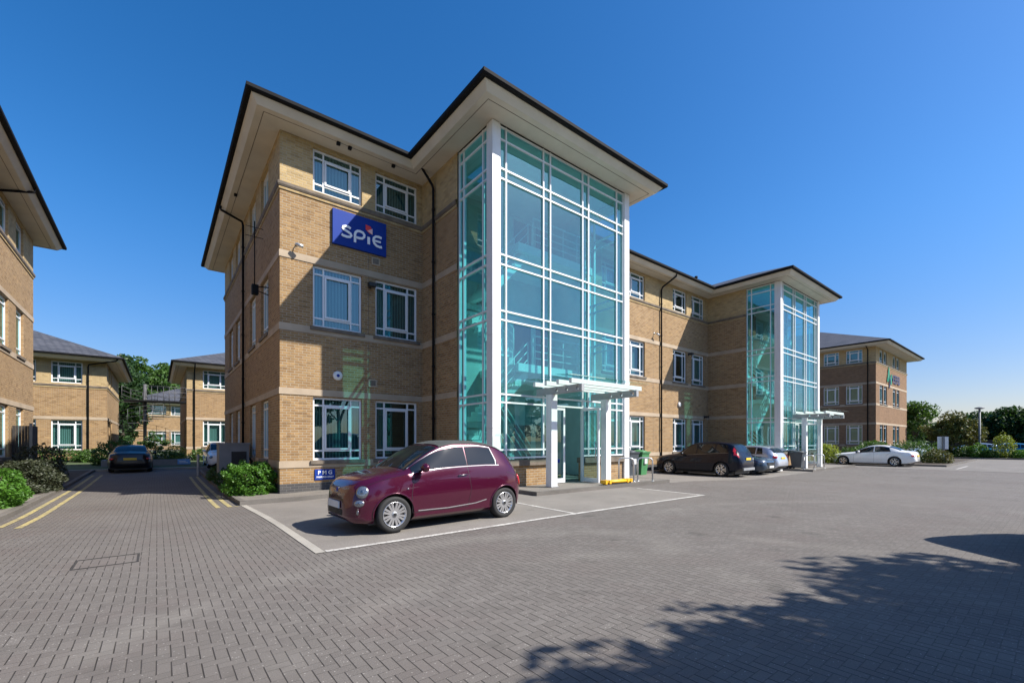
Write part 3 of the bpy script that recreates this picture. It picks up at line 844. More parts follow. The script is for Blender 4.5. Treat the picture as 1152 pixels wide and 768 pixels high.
def flood(X, Y, z, m='black'):
    def fn(b):
        b.tube([(X, Y, z), (X, Y - .18, z)], .02, m, 8); b.box(X - .12, Y - .3, z - .06, X + .12, Y - .12, z + .06, m)
        b.tube([(X, Y - .01, z - .08), (X, Y - .01, z + .08)], .05, m, 8)
    fx('wall_light', fn)
flood(5.58, FY, 6.72); flood(25.62, FY, 6.9); flood(27.5, FY, 3.1)
def camfx(X, z):
    def fn(b):
        b.tube([(X, FY, z + .05), (X, FY - .12, z + .05), (X + .03, FY - .2, z - .02)], .015, 'metalw', 8)
        b.tube([(X - .06, FY - .2, z - .02), (X + .12, FY - .26, z - .07)], .05, 'metalw', 12); disc(b, (X, FY, z + .05), .05, .03, 'metalw')
    fx('security_camera', fn)
camfx(3.32, 7.45); camfx(22.0, 7.6)
def aer(b):
    x, y = 2.45, 16.35
    b.tube([(2.85, y, 6.55), (x, y, 6.5), (x, y, 6.5)], .02, 'gutter', 6); b.tube([(2.85, y, 6.3), (x, y, 6.4)], .015, 'gutter', 6)
    b.tube([(x, y, 6.3), (x, y, 8.6)], .018, 'gutter', 6)
    for dz in (8.1, 8.4): b.tube([(x - .25, y, dz), (x + .25, y, dz)], .01, 'gutter', 6)
    b.tube([(x, y - .25, 8.25), (x, y + .25, 8.25)], .01, 'gutter', 6)
    b.box(x - .08, y - .1, 6.25, x + .1, y + .1, 6.55, 'gutter')
fx('aerial', aer)
for (X, Y) in ((4.4, 14.15), (4.75, 14.15), (6.2, 14.15), (2.3, 19.5)):
    fx('soffit_light', lambda b: b.box(X - .05, Y - .05, 10.72, X + .05, Y + .05, 10.80, 'gutter'))
# purple banner on tower's right side
# ------------------------------------------------ other buildings
def simple_block(label, x0, y0, x1, y1, lv, wins, dz=0., base=-.6, pipes=(), o=1.0, brick='brick', wb='pale'):
    root = empty('office_building'); tag(root, label, 'office building')
    ch = [(x0, y0), (x1, y0), (x1, y1), (x0, y1), (x0, y0)]
    w2 = {(0, k): v for k, v in wins.items()}
    block(root, [ch], ch[:-1], lv, w2, dz, base, brick=brick, o=o, win_blinds=wb)
    b = MB(); hip(b, x0 - o + .05, y0 - o + .05, x1 + o - .05, y1 + o - .05, lv['zs'] + dz + .32, .42)
    b.build('roof', root)
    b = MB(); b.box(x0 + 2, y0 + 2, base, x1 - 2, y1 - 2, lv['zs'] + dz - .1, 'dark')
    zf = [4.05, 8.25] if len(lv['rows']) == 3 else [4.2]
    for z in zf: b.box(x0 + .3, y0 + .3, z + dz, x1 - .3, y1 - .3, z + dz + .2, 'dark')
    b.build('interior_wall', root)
    for p in pipes: downpipe(root, p)
    return root
random.seed(5)
# left block: right-hand wall (edge 1) faces +X
left = simple_block('tall three storey brick office block cut off by the left edge of the photo', -18, 10.5, -4.5, 30, L3,
             {1: [(y - 10.5, y + 1.3 - 10.5, 'side') for y in (17.6, 19.9, 22.0, 24.3, 26.8)], 2: [(2, 3.5, 'full'), (5, 6.5, 'full')]},
             pipes=[[(-3.6, 24.2, 11.0), (-3.6, 24.2, 10.85), (-5, 24.2, 10.5), (-5, 24.2, 10.2)]])
backl = simple_block('two storey brick office with slate roof, left of the spiral stairs', -18, 43.2, -2.84, 56, L2,
             {0: [(9.0, 10.4, 'full'), (9.95 + .55, 10.5 + 0, 'full')][:0] + [(8.2, 9.7, 'full'), (10.15, 11.65, 'full'), (12.35, 13.9, 'full')][0:3], 1: [(1.5, 2.8, 'side'), (3.5, 4.8, 'side')]},
             pipes=[[(-2.2, 42.35, 7.4), (-2.3, 42.4, 7.25), (-3.75, 43.05, 6.95), (-3.8, 43.12, 6.8), (-3.8, 43.12, -.2)]])
backr = simple_block('two storey brick office half hidden behind the main block, right of the spiral stairs', 1.81, 43.2, 16, 56, L2,
             {0: [(1.05, 2.6, 'full'), (3.2, 4.7, 'full')], 3: [(9, 10.2, 'side'), (11, 12.2, 'side')]}, dz=.2,
             pipes=[[(2.3, 42.3, 7.6), (2.3, 42.35, 7.4), (2.3, 43.12, 7.0), (2.3, 43.12, -.2)]])
fard = simple_block('distant low brick office seen through the gap behind the spiral stairs', -3.2, 88, 14, 100, L2,
             {0: [(2.1, 4.3, 'full'), (4.9, 7.0, 'full'), (8.5, 10.6, 'full')]}, dz=.1)
farr = simple_block('three storey brown brick office with a green and navy logo, right of the glass towers', 56.5, 12.1, 70.1, 29, L3,
             {0: [(1.45, 2.75, 'narrow'), (3.05, 4.35, 'narrow'), (6.9, 8.2, 'narrow'), (8.6, 9.9, 'narrow')], 3: [(29 - 14.6, 29 - 13.2, 'full'), (29 - 16.6, 29 - 15.2, 'full'), (29 - 19.5, 29 - 18.1, 'full')]},
             dz=.35, brick='brickfar', o=1.4, pipes=[[(55.7, 12.75, 11.2), (56.4, 12.75, 10.9), (56.4, 12.75, -.2)]])
b = MB(); b.box(60.2, 13.9, 11.9, 61.4, 14.2, 12.2, 'white'); 

# ------------------------------------------------ signs
def stroke(b, pts, w, T, m, depth=.02):
    pts = [Vector(p) for p in pts]; Lp = []; Rp = []
    for i, p in enumerate(pts):
        a = pts[max(i - 1, 0)]; c = pts[min(i + 1, len(pts) - 1)]; d = (c - a).normalized(); n = Vector((-d.y, d.x))
        Lp.append(p + n * w / 2); Rp.append(p - n * w / 2)
    for i in range(len(pts) - 1):
        b.mesh([T(*Lp[i], 0), T(*Rp[i], 0), T(*Rp[i + 1], 0), T(*Lp[i + 1], 0), T(*Lp[i], depth), T(*Rp[i], depth), T(*Rp[i + 1], depth), T(*Lp[i + 1], depth)],
               [(4, 5, 6, 7), (0, 4, 7, 3), (1, 2, 6, 5), (0, 1, 5, 4), (3, 7, 6, 2)], m, False)
def arc(cx, cy, rx, ry, a0, a1, n=12): return [(cx + rx * math.cos(R(lerp(a0, a1, i / n))), cy + ry * math.sin(R(lerp(a0, a1, i / n)))) for i in range(n + 1)]
sx0, sx1, sz0, sz1 = 4.35, 6.12, 7.82, 8.93
sg = empty('company_sign', (sx0, FY, sz0)); tag(sg, 'large blue SPIE sign with white letters, high on the brick front', 'sign')
b = MB(); b.box(0, -.09, 0, sx1 - sx0, -.004, sz1 - sz0, 'bluesign'); b.build('sign_board', sg)
b = MB()
T = lambda u, v, n: (u, -.092 - n, v)
w = .075
S_ = arc(.48, .50, .13, .075, 60, 250, 10) ; 
Sx = [(.56, .60), (.50, .63), (.40, .635), (.32, .60), (.31, .55), (.36, .51), (.48, .47), (.56, .43), (.585, .38), (.54, .325), (.44, .305), (.32, .315), (.27, .34)]
stroke(b, Sx, w, T, 'ltr', .02)
stroke(b, [(.70, .20), (.70, .46), (.72, .53), (.78, .59), (.86, .605), (.96, .585), (1.01, .52), (1.0, .45), (.94, .39), (.84, .37), (.72, .375)], w, T, 'ltr', .02)
stroke(b, [(1.155, .26), (1.155, .50)], .085, T, 'ltr', .02)
stroke(b, [(1.60, .58), (1.50, .60), (1.40, .585), (1.33, .52), (1.315, .43), (1.35, .34), (1.43, .28), (1.53, .265), (1.61, .28)], w, T, 'ltr', .02)
stroke(b, [(1.36, .435), (1.57, .435)], w * .8, T, 'ltr', .021)
b.mesh([T(1.05, .72, 0), T(1.20, .60, 0), T(1.27, .74, 0), T(1.27, .84, 0), T(1.05, .88, 0), T(1.05, .72, .02), T(1.20, .60, .02), T(1.27, .74, .02), T(1.22, .86, .02), T(1.05, .88, .02)], [(5, 6, 7, 8, 9)], 'signred', False)
b.mesh([T(1.10, .69, .024), T(1.28, .60, .024), T(1.28, .80, .024)], [(0, 1, 2)], 'signpink', False)
b.build('lettering', sg)
def text_mesh(body, size, parent, T, m, name='lettering', depth=.004, bold=0.):
    cu = bpy.data.curves.new('t', 'FONT'); cu.body = body; cu.size = size; cu.extrude = depth; cu.align_x = 'CENTER'; cu.align_y = 'CENTER'; cu.offset = bold
    o = bpy.data.objects.new('t', cu); COL.objects.link(o)
    bpy.context.view_layer.update(); dg = bpy.context.evaluated_depsgraph_get()
    me = bpy.data.meshes.new_from_object(o.evaluated_get(dg)); bpy.data.objects.remove(o)
    for v in me.vertices: v.co = Vector(T(v.co.x, v.co.y, v.co.z))
    me.materials.clear(); me.materials.append(M[m])
    r = bpy.data.objects.new(name, me); COL.objects.link(r); r.parent = parent; return r
sg = empty('parking_sign', (3.83, FY, .32)); tag(sg, 'small blue PMG parking sign low on the wall behind the maroon car', 'sign')
b = MB(); b.box(0, -.03, 0, .61, -.003, .33, 'navysign'); b.build('sign_board', sg)
text_mesh('P M G', .17, sg, lambda x, y, z: (.305 + x, -.034 - z, .22 + y), 'ltr', bold=.003)
text_mesh('PARKING ONLY', .072, sg, lambda x, y, z: (.305 + x, -.034 - z, .085 + y), 'ltr', bold=.002)
# small round sign between the tower plinth and car is a blue disc
sg = empty('logo_sign', (60.9, 12.05, 8.2)); tag(sg, 'green and navy logo lettering fixed on the far brown office wall', 'sign')
b = MB(); T = lambda u, v, n: (u, -.01 - n, v)
stroke(b, [(-.2, -.3), (.3, 1.2), (.8, -.2)], .32, T, 'logog', .05); stroke(b, [(.55, -.9), (.9, .3), (1.4, -.4)], .28, T, 'logon', .051); stroke(b, [(1.2, -.5), (1.5, .6)], .25, T, 'logog', .052)
b.build('logo', sg)
text_mesh('KERB', 1.3, sg, lambda x, y, z: (3.7 + x * 1.1, -.02 - z, .15 + y), 'logon', bold=.03)

# ------------------------------------------------ foliage
def leaves(name, parent, pts, size, m, rng, flat=.0):
    pts = np.asarray(pts, float); n = len(pts)
    nrm = rng.normal(size=(n, 3)); nrm[:, 2] = np.abs(nrm[:, 2]) + flat; nrm /= np.linalg.norm(nrm, axis=1)[:, None]
    t = rng.normal(size=(n, 3)); u = np.cross(nrm, t); u /= np.linalg.norm(u, axis=1)[:, None]; v = np.cross(nrm, u)
    s = size * rng.uniform(.6, 1.3, n)[:, None]
    P = np.stack([pts - u * s, pts - v * s * .5, pts + u * s, pts + v * s * .5], 1).reshape(-1, 3)
    me = bpy.data.meshes.new(name); me.vertices.add(4 * n); me.vertices.foreach_set('co', P.ravel())
    me.loops.add(4 * n); me.loops.foreach_set('vertex_index', np.arange(4 * n))
    me.polygons.add(n); me.polygons.foreach_set('loop_start', np.arange(n) * 4); me.polygons.foreach_set('loop_total', np.full(n, 4))
    me.materials.append(M[m]); me.update(); me.validate()
    o = bpy.data.objects.new(name, me); COL.objects.link(o)
    if parent: o.parent = parent
    return o
def crown_pts(rng, c, rad, nclump, per, cr, low=.35, shell=.55):
    cl = []
    while len(cl) < nclump:
        p = rng.uniform(-1, 1, 3); r = np.linalg.norm(p)
        if r > 1 or r < shell * rng.uniform(): continue
        if p[2] < -low and rng.uniform() < .7: continue
        cl.append(p)
    cl = np.array(cl) * np.array(rad) * (1 + .12 * rng.normal(size=(nclump, 1)))
    out = []
    for p in cl:
        q = rng.normal(size=(per, 3)); q /= np.linalg.norm(q, axis=1)[:, None]
        q *= (cr * rng.uniform(.6, 1.25)) * rng.uniform(.35, 1, (per, 1)) ** .5
        q[:, 2] *= .65
        out.append(q + p)
    return np.concatenate(out) + np.array(c), cl + np.array(c)
def tree(label, x, y, h, rad, m='leaf_m', nclump=60, per=90, size=.12, trunk=.16, seed=1, group=None, cat='tree', cz=None, name='tree', cr=None):
    rng = np.random.default_rng(seed); z0 = g(x, y)
    root = empty(name, (x, y, z0 - .05)); tag(root, label, cat, group)
    rz = rad[2]; c = (0, 0, h - rz)
    pts, cl = crown_pts(rng, c, rad, nclump, per, cr or min(rad) * .30)
    leaves('crown', root, pts, size, m, rng)
    b = MB(); tb = h - rz * .6
    b.tube([(0, 0, 0), (.03, .02, tb * .4), (-.04, .05, tb * .8), (.02, 0, tb)], trunk, 'bark', 9, rad=[trunk * 1.25, trunk * .9, trunk * .6, trunk * .3])
    for k in range(min(14, nclump)):
        e = cl[rng.integers(len(cl))]; s = tb * rng.uniform(.35, .85)
        mid = (e[0] * .45, e[1] * .45, lerp(s, e[2], .55))
        b.tube([(0, 0, s), mid, tuple(e)], .04, 'bark', 6, rad=[trunk * .45, trunk * .25, trunk * .08])
    b.build('trunk', root)
    return root
def bush(label, x, y, rad, m, n=2600, size=.045, seed=1, name='bush', cat='bush', group=None, z=None, boxy=.0, kind=None):
    rng = np.random.default_rng(seed); z0 = g(x, y) + .1 if z is None else z
    root = empty(name, (x, y, z0)); tag(root, label, cat, group)
    p = rng.normal(size=(n, 3)); p /= np.linalg.norm(p, axis=1)[:, None]
    if boxy: p = np.sign(p) * np.abs(p) ** (1 - boxy); 
    ph = rng.uniform(0, 6, 6)
    bump_ = 1 + .13 * np.sin(p[:, 0] * 7 * rad[0] / max(rad[1], .3) + ph[0]) * np.sin(p[:, 1] * 6 + ph[1]) + .10 * np.sin(p[:, 2] * 9 + ph[2] + p[:, 0] * 11)
    p = p * (bump_ * rng.uniform(.72, 1.04, n) ** .6)[:, None] * np.array(rad)
    p[:, 2] = np.abs(p[:, 2] + rad[2] * .55) 
    leaves('foliage', root, p, size, m, rng, .3)
    b = MB()
    for k in range(7):
        a = rng.uniform(0, 6.28); rr = rng.uniform(.2, .7)
        b.tube([(.05 * math.cos(a), .05 * math.sin(a), 0), (rad[0] * rr * math.cos(a) * .6, rad[1] * rr * math.sin(a) * .6, rad[2] * .7), (rad[0] * rr * math.cos(a), rad[1] * rr * math.sin(a), rad[2] * 1.25)], .015, 'bark', 5, rad=[.02, .012, .005])
    b.build('stem', root)
    return root

bush('bright green clipped bush at the brick corner beside the grey cabinet', 2.22, 15.65, (.66, 1.05, .58), 'leaf_g', 9500, .042, 1, boxy=.3)
bush('dark creeping shrub between the grey cabinet and the green corner bush', 2.1, 17.8, (.6, .9, .42), 'leaf_d', 3500, .04, 2)
bush('small yellow green shrub left of the grey cabinet', 1.9, 21.5, (.35, .6, .35), 'leaf_m', 1500, .04, 3)
bush('large bright green bush at the left edge of the photo', -3.15, 16.0, (.66, 1.0, .60), 'leaf_g', 7500, .045, 4)
bush('dark olive small leaved shrub spreading along the left kerb', -3.2, 20.5, (.75, 2.3, .62), 'leaf_s', 14000, .045, 5)
bush('low dry shrub with bare tips at the left office wall', -3.5, 24.6, (.7, 1.6, .9), 'leaf_s', 3500, .05, 6)
bush('low clipped hedge under the ground floor window of the left back office', -5.6, 42.2, (2.0, .6, .55), 'leaf_m', 3500, .07, 7, name='hedge', cat='hedge')
bush('low clipped hedge at the downpipe of the left back office', -3.3, 41.0, (1.0, .6, .55), 'leaf_m', 2200, .07, 8, name='hedge', cat='hedge')
bush('rounded green bush left of the parked black car', -2.0, 36.5, (1.1, .8, .95), 'leaf_m', 3000, .07, 9)
bush('low clipped hedge at the foot of the right back office', 2.9, 40.5, (1.1, .6, .55), 'leaf_m', 2000, .07, 10, name='hedge', cat='hedge')
bush('long clipped hedge growing in the grey planter', -.3, 35.3, (1.75, .5, .42), 'leaf_m', 4500, .055, 11, name='hedge', cat='hedge', z=.30, boxy=.3)
bush('yellow flowering bush behind the planter hedge', .9, 36.6, (.55, .4, .6), 'leaf_y', 1200, .05, 12, z=.35)
tree('slim bushy shrub tree growing among the spiral stairs', -.1, 37.6, 2.1, (.8, .7, .7), 'leaf_m', 26, 60, .07, .05, 13, cat='shrub', name='shrub')
# back trees
tree('dark leafy tree standing against the side of the left back office', -3.1, 66, 10.5, (1.7, 2.2, 4.6), 'leaf_d', 70, 150, .22, .22, 20, cr=1.2)
for i, (x, y, h, r) in enumerate(((-2.9, 103, 15.8, 3.0), (1.2, 104, 15.6, 2.6), (-4.0, 84, 12.0, 1.9))):
    tree(['tall tree in the gap behind the spiral stairs, left of its neighbour', 'tall tree in the gap behind the spiral stairs, touching the right back office roof', 'dark tree left of the distant low office in the gap'][i],
         x, y, h, (r, r, h * .42), 'leaf_d' if i == 2 else 'leaf_m', 90, 150, .26, .3, 30 + i, group='trees behind the back offices', cr=1.25)
# right side planting
bush('bright yellow green bush beside the second entrance', 38.6, 11.6, (1.0, 1.2, .95), 'leaf_y', 4200, .07, 40)
bush('clipped green hedge behind the bonnet of the white saloon', 43.6, 9.8, (1.0, 2.2, .75), 'leaf_m', 4200, .08, 41, name='hedge', cat='hedge')
bush('green hedge behind the boot of the white saloon', 47.5, 7.8, (1.6, 1.8, 1.0), 'leaf_m', 5000, .08, 42, name='hedge', cat='hedge')
bush('low olive bush beside the white notice board', 44.2, 5.95, (.8, .8, .62), 'leaf_b', 2200, .07, 43)
bush('clipped hedge at the foot of the far brown office', 52.5, 11.4, (2.8, 1.2, 1.0), 'leaf_m', 5000, .10, 44, name='hedge', cat='hedge')
tree('young light green tree at the right end of the far brown office', 73, 11.9, 6.8, (1.9, 1.9, 3.0), 'leaf_m', 50, 110, .17, .12, 45, cr=.9)
tree('bronze leaved tree behind the white notice board', 63.2, 7.6, 4.3, (1.5, 1.7, 1.7), 'leaf_b', 62, 120, .13, .14, 46, cr=.75)
tree('reddish bronze tree next to the lamp post', 64.0, 6.1, 4.0, (.9, .8, 1.6), 'leaf_b', 30, 100, .12, .10, 47, cr=.6)
for i, (x, y, rx, rz, mm, lb) in enumerate(((61.9, 6.5, .9, .72, 'leaf_m', 'broad green bush right of the white notice board'), (61.9, 5.4, .7, .82, 'leaf_g', 'pale green bush below the lamp post'), (61.8, 4.6, .8, .42, 'leaf_m', 'low green bush in front of the car at the lamp post'),
                                       (61.9, 3.8, .65, 1.45, 'leaf_y', 'tall bright lime bush at the right kerb'), (61.9, 2.6, .9, .5, 'leaf_g', 'low bright green bush at the right edge'), (62.0, 8.0, 1.0, 1.0, 'leaf_d', 'dark bush directly behind the notice board'))):
    bush(lb, x, y, (rx, .75, rz), mm, 2400, .075, 60 + i, group='bushes along the far kerb')
for i, (x, y, h, r) in enumerate(((106, 17.6, 4.6, 2.3), (107, 14.6, 4.8, 2.5), (106, 12.0, 5.3, 2.3), (106, 9.0, 6.2, 2.8), (105, 5.9, 6.6, 2.9), (104, 2.9, 6.3, 2.6), (112, 20, 4.4, 2.8), (101, 10.6, 5.0, 1.8))):
    tree(['distant dark tree just right of the brown office', 'distant dark tree above the bronze tree, left one', 'distant dark tree above the bronze tree, right one', 'distant tall tree behind the lamp post', 'distant tall tree right of the lamp post', 'distant tall tree at the right edge of the photo', 'low distant tree between the young tree and the bronze tree', 'distant round tree left of the lamp post'][i],
         x, y, h, (r, r, h * .46), 'leaf_d', 90, 110, .26, .3, 70 + i, group='distant wood beyond the car park', cr=1.2)
# shade trees standing out of frame whose shadow falls in the foreground
for i, (x, y, h, r, sd) in enumerate(((8.1, -4.95, 7.2, 2.0, 1), (11.2, -6.5, 8.4, 2.4, 2), (6.6, -3.3, 6.0, 1.6, 3))):
    tree(['roadside tree whose shadow covers the lower right paving', 'larger roadside tree shading the right paving', 'small roadside tree shading the bottom edge of the paving'][i],
         x, y, h, (r, r, r * .8), 'leaf_m', [66, 130, 54][i], 90, .12, .15, 100 + sd, cr=.5)
for i in range(5):
    tree('tree of the row facing the office block, reflected in its glass', -12 + i * 13, -30, 9 + i % 2 * 2, (4.5, 4.5, 4), 'leaf_d', 40, 90, .38, .3, 120 + i, group='trees across the road', cr=1.7)

# ------------------------------------------------ street furniture
p = empty('planter', (-2.5, 34.3, -.05)); tag(p, 'long low grey rendered planter behind the black car', 'planter')
b = MB(); b.box(0, 0, 0, 4.02, .18, .50, 'grey'); b.box(0, 1.8, 0, 4.02, 1.98, .50, 'grey'); b.box(0, .181, 0, .18, 1.799, .50, 'grey'); b.box(3.84, .181, 0, 4.02, 1.799, .50, 'grey'); b.build('planter_wall', p)
b = MB(); b.box(.181, .181, .2, 3.839, 1.799, .40, 'soil'); b.build('soil', p)
s = empty('direction_sign', (1.0, 34.25, .05)); tag(s, 'small pale blue sign board fixed to the grey planter', 'sign')
b = MB(); b.box(-.02, -.03, .08, .62, .03, .40, 'skysign'); b.build('sign_board', s)
b = MB(); b.box(.06, -.034, .25, .38, -.031, .29, 'ltr'); b.box(.06, -.034, .17, .50, -.031, .20, 'ltr'); b.build('lettering', s)
cb = empty('utility_cabinet', (1.75, 19.2, -.05)); tag(cb, 'grey utility cabinet with dark louvre, beside the left wall', 'cabinet')
b = MB(); b.box(0, 0, 0, .95, .8, 1.46, 'grey'); b.box(-.03, -.03, 1.462, .98, .83, 1.52, 'grey'); b.build('housing', cb)
b = MB(); b.box(.38, -.02, .35, .86, -.002, 1.2, 'black')
for k in range(10): b.box(.40, -.032, .40 + k * .08, .84, -.021, .43 + k * .08, 'wood')
b.build('louvre', cb)
b = MB(); b.lathe([(.055, 0), (.055, .95), (.04, 1.0), (0, 1.01)], 'galv', 12); o = b.build('bollard', loc=(1.5, 25.5, g(1.5, 25.5))); tag(o, 'grey steel bollard at the kerb before the white car', 'bollard')
sc_ = empty('bin_store_screen', (-4.5, 26.0, 0)); tag(sc_, 'dark timber screen against the left office wall', 'screen')
b = MB()
for k in range(6): b.box(.03 + k * .085, 0, 0, .105 + k * .085, .03, 2.15, 'wood')
for k in range(9): b.box(.52, .05 + k * .13, 0, .55, .165 + k * .13, 2.15, 'wood')
b.build('boarding', sc_)
b = MB(); b.box(.50, -.06, 0, .58, .02, 2.25, 'grey'); b.build('post', sc_)

# spiral stairs
sp = empty('spiral_staircase', (-.73, 44.0, .1)); tag(sp, 'galvanised spiral fire stairs with a bridge to the back office', 'spiral stairs')
b = MB(); b.tube([(0, 0, 0), (0, 0, 5.8)], .11, 'stairs', 12); b.build('pole', sp)
b = MB(); N = 24; r1 = 1.55
for k in range(N):
    a0 = k * R(28) + R(200); a1 = a0 + R(30); z = .18 + k * .185
    pts = [(.1 * math.cos(a0), .1 * math.sin(a0)), (r1 * math.cos(a0), r1 * math.sin(a0)), (r1 * math.cos(a1), r1 * math.sin(a1)), (.1 * math.cos(a1), .1 * math.sin(a1))]
    b.mesh([(x, y, z) for x, y in pts] + [(x, y, z + .04) for x, y in pts], [(3, 2, 1, 0), (4, 5, 6, 7), (0, 1, 5, 4), (1, 2, 6, 5), (2, 3, 7, 6), (3, 0, 4, 7)], 'stairs', False)
b.build('tread', sp)
b = MB(); hr = {j: [] for j in range(3)}
for k in range(N + 1):
    a0 = k * R(28) + R(200); z = .18 + k * .185; x, y = r1 * math.cos(a0), r1 * math.sin(a0)
    b.tube([(x, y, z), (x, y, z + 1.05)], .014, 'stairs', 5)
    for j in range(3): hr[j].append((x, y, z + .4 + j * .32))
for j in range(3): b.tube(hr[j], .012, 'stairs', 5)
b.build('handrail', sp)
b = MB(); b.box(.05, -1.2, 4.42, 2.5, -.1, 4.54, 'gutter'); b.box(-1.2, -1.5, 4.42, .049, -.1, 4.50, 'gutter'); b.build('bridge', sp)
b = MB()
for yy in (-1.2, -.1):
    for dz in (.35, .7, 1.1): b.tube([(.05, yy, 4.5 + dz), (2.5, yy, 4.5 + dz)], .014, 'stairs', 5)
    for k in range(8): b.tube([(.05 + k * .35, yy, 4.5), (.05 + k * .35, yy, 5.6)], .012, 'stairs', 5)
b.build('bridge_railing', sp)

# bins
def bin_(label, x, y, m, rz=0.):
    root = empty('wheelie_bin', (x, y, g(x, y) + .11), rz); tag(root, label, 'wheelie bin', 'wheelie bins at the entrance')
    b = MB()
    P = []
    for (z, a, d) in ((.06, .21, .24), (.93, .28, .34)):
        P += [(-a, -d, z), (a, -d, z), (a, d, z), (-a, d, z)]
    b.mesh(P, [(3, 2, 1, 0), (4, 5, 6, 7), (0, 1, 5, 4), (1, 2, 6, 5), (2, 3, 7, 6), (3, 0, 4, 7)], m, False)
    b.box(-.30, -.36, .90, .30, .36, .94, m); b.box(-.1, -.30, .5, .1, -.345, .7, 'platew'); b.build('body', root)
    b = MB(); b.box(-.31, -.38, .945, .31, .30, .975, m); b.ellip((0, -.04, .96), .29, .33, .09, m, 12); b.tube([(-.26, .38, .97), (.26, .38, .97)], .02, m, 6); b.build('lid', root)
    for sx in (-1, 1):
        b = MB(); b.tube([(sx * .24, .30, .1), (sx * .29, .30, .1)], .1, 'rubber', 14); b.build('wheel', root)
bin_('dark grey wheelie bin left of the green one', 14.35, 10.75, 'binb'); bin_('green wheelie bin beside the grey one', 15.05, 10.75, 'bing', .1)
bin_('dark grey wheelie bin between the silver hatchback and second entrance', 29.3, 9.9, 'binb')
# cycle stands
def stand(label, x, y, dx, s=1.):
    z = g(x, y) + .11; w = .34 * s; h = .80
    b = MB(); pts = [(-w, 0, 0), (-w, 0, h - .12)] + [(-w + .12 - .12 * math.cos(R(a)), 0, h - .12 + .12 * math.sin(R(a))) for a in (30, 60, 90)] + [(w - .12 + .12 * math.sin(R(a)), 0, h - .12 + .12 * math.cos(R(a))) for a in (0, 30, 60, 90)] + [(w, 0, 0)]
    b.tube(pts, .026, 'metalw', 10)
    for sx in (-w, w): b.lathe([(0, .012), (.06, .012), (.06, 0)], 'metalw', 12, lambda a, c, d: (sx + a, c, d))
    o = b.build('cycle_stand', loc=(x, y, z)); o.rotation_euler = (0, 0, dx)
    tag(o, label, 'cycle stand', 'steel cycle stands')
stand('steel hoop cycle stand nearest the yellow barrier', 12.55, 9.45, R(-42), .74); stand('steel hoop cycle stand in front of the green bin', 13.2, 9.15, R(-42), .74)
stand('steel hoop cycle stand left of the second entrance post', 28.9, 9.2, R(-60), .74); stand('steel hoop cycle stand between the second entrance posts', 30.9, 9.3, R(-60), .74)
# folded yellow parking barrier
yb = empty('parking_barrier', (11.6, 9.1, g(11.5, 9.0) + .115)); tag(yb, 'yellow folded parking barrier lying on the paving before the entrance', 'parking barrier')
b = MB(); b.box(-.62, -.08, .0, .62, .08, .03, 'black'); b.build('base_plate', yb)
b = MB(); b.tube([(-.66, -.05, .085), (.66, -.05, .085)], .05, 'yellow', 10); b.tube([(-.6, .06, .085), (.6, .06, .085)], .05, 'yellow', 10)
for x in (-.64, -.45, .45, .64): b.box(x - .04, -.11, .03, x + .04, .11, .145, 'yellow')
b.build('hoop', yb)
# notice board on post
nb = empty('notice_board', (45.6, 5.8, g(45.6, 5.8) + .05), R(-60)); tag(nb, 'white square notice board on a dark post at the planting corner', 'sign')
b = MB(); b.box(-.06, -.06, 0, .06, .06, 2.0, 'grey'); b.box(-.07, -.075, .5, .07, .075, .7, 'ltr'); b.box(-.072, -.077, .75, .072, .077, .95, 'signred'); b.build('post', nb)
b = MB(); b.box(-.32, .065, 1.05, .32, .10, 1.98, 'white'); b.build('sign_board', nb)
lp = empty('lamp_post', (62.9, 5.45, g(60, 1))); tag(lp, 'tall grey lamp post in front of the distant wood', 'lamp post')
b = MB(); b.tube([(0, 0, 0), (0, 0, 1.2), (0, 0, 4.8)], .1, 'grey', 10, rad=[.12, .10, .08]); b.build('pole', lp)
b = MB(); b.lathe([(0, 4.8), (.2, 4.82), (.38, 4.88), (.33, 4.96), (.1, 5.02), (0, 5.04)], 'grey', 16); b.build('lamp_head', lp)
fb = MB(); fb.box(0, 0, 0, 1, 14, 1.7, 'wood'); o = fb.build('fence', loc=(76, 4, -.1)); o.scale = (.15, 1, 1.1); tag(o, 'brown boundary fence behind the far parked blue car', 'fence')

# ------------------------------------------------ cars
def pchip(keys):
    xs = [k[0] for k in keys]; ys = [k[1] for k in keys]; n = len(xs)
    dl = [(ys[i + 1] - ys[i]) / (xs[i + 1] - xs[i]) for i in range(n - 1)]
    m = [dl[0]] + [0 if dl[i - 1] * dl[i] <= 0 else 2 * dl[i - 1] * dl[i] / (dl[i - 1] + dl[i]) for i in range(1, n - 1)] + [dl[-1]]
    def f(x):
        if x <= xs[0]: return ys[0]
        if x >= xs[-1]: return ys[-1]
        i = 0
        while x > xs[i + 1]: i += 1
        h = xs[i + 1] - xs[i]; t = (x - xs[i]) / h
        return ys[i] * (2 * t ** 3 - 3 * t ** 2 + 1) + h * m[i] * (t ** 3 - 2 * t ** 2 + t) + ys[i + 1] * (-2 * t ** 3 + 3 * t ** 2) + h * m[i + 1] * (t ** 3 - t ** 2)
    return f
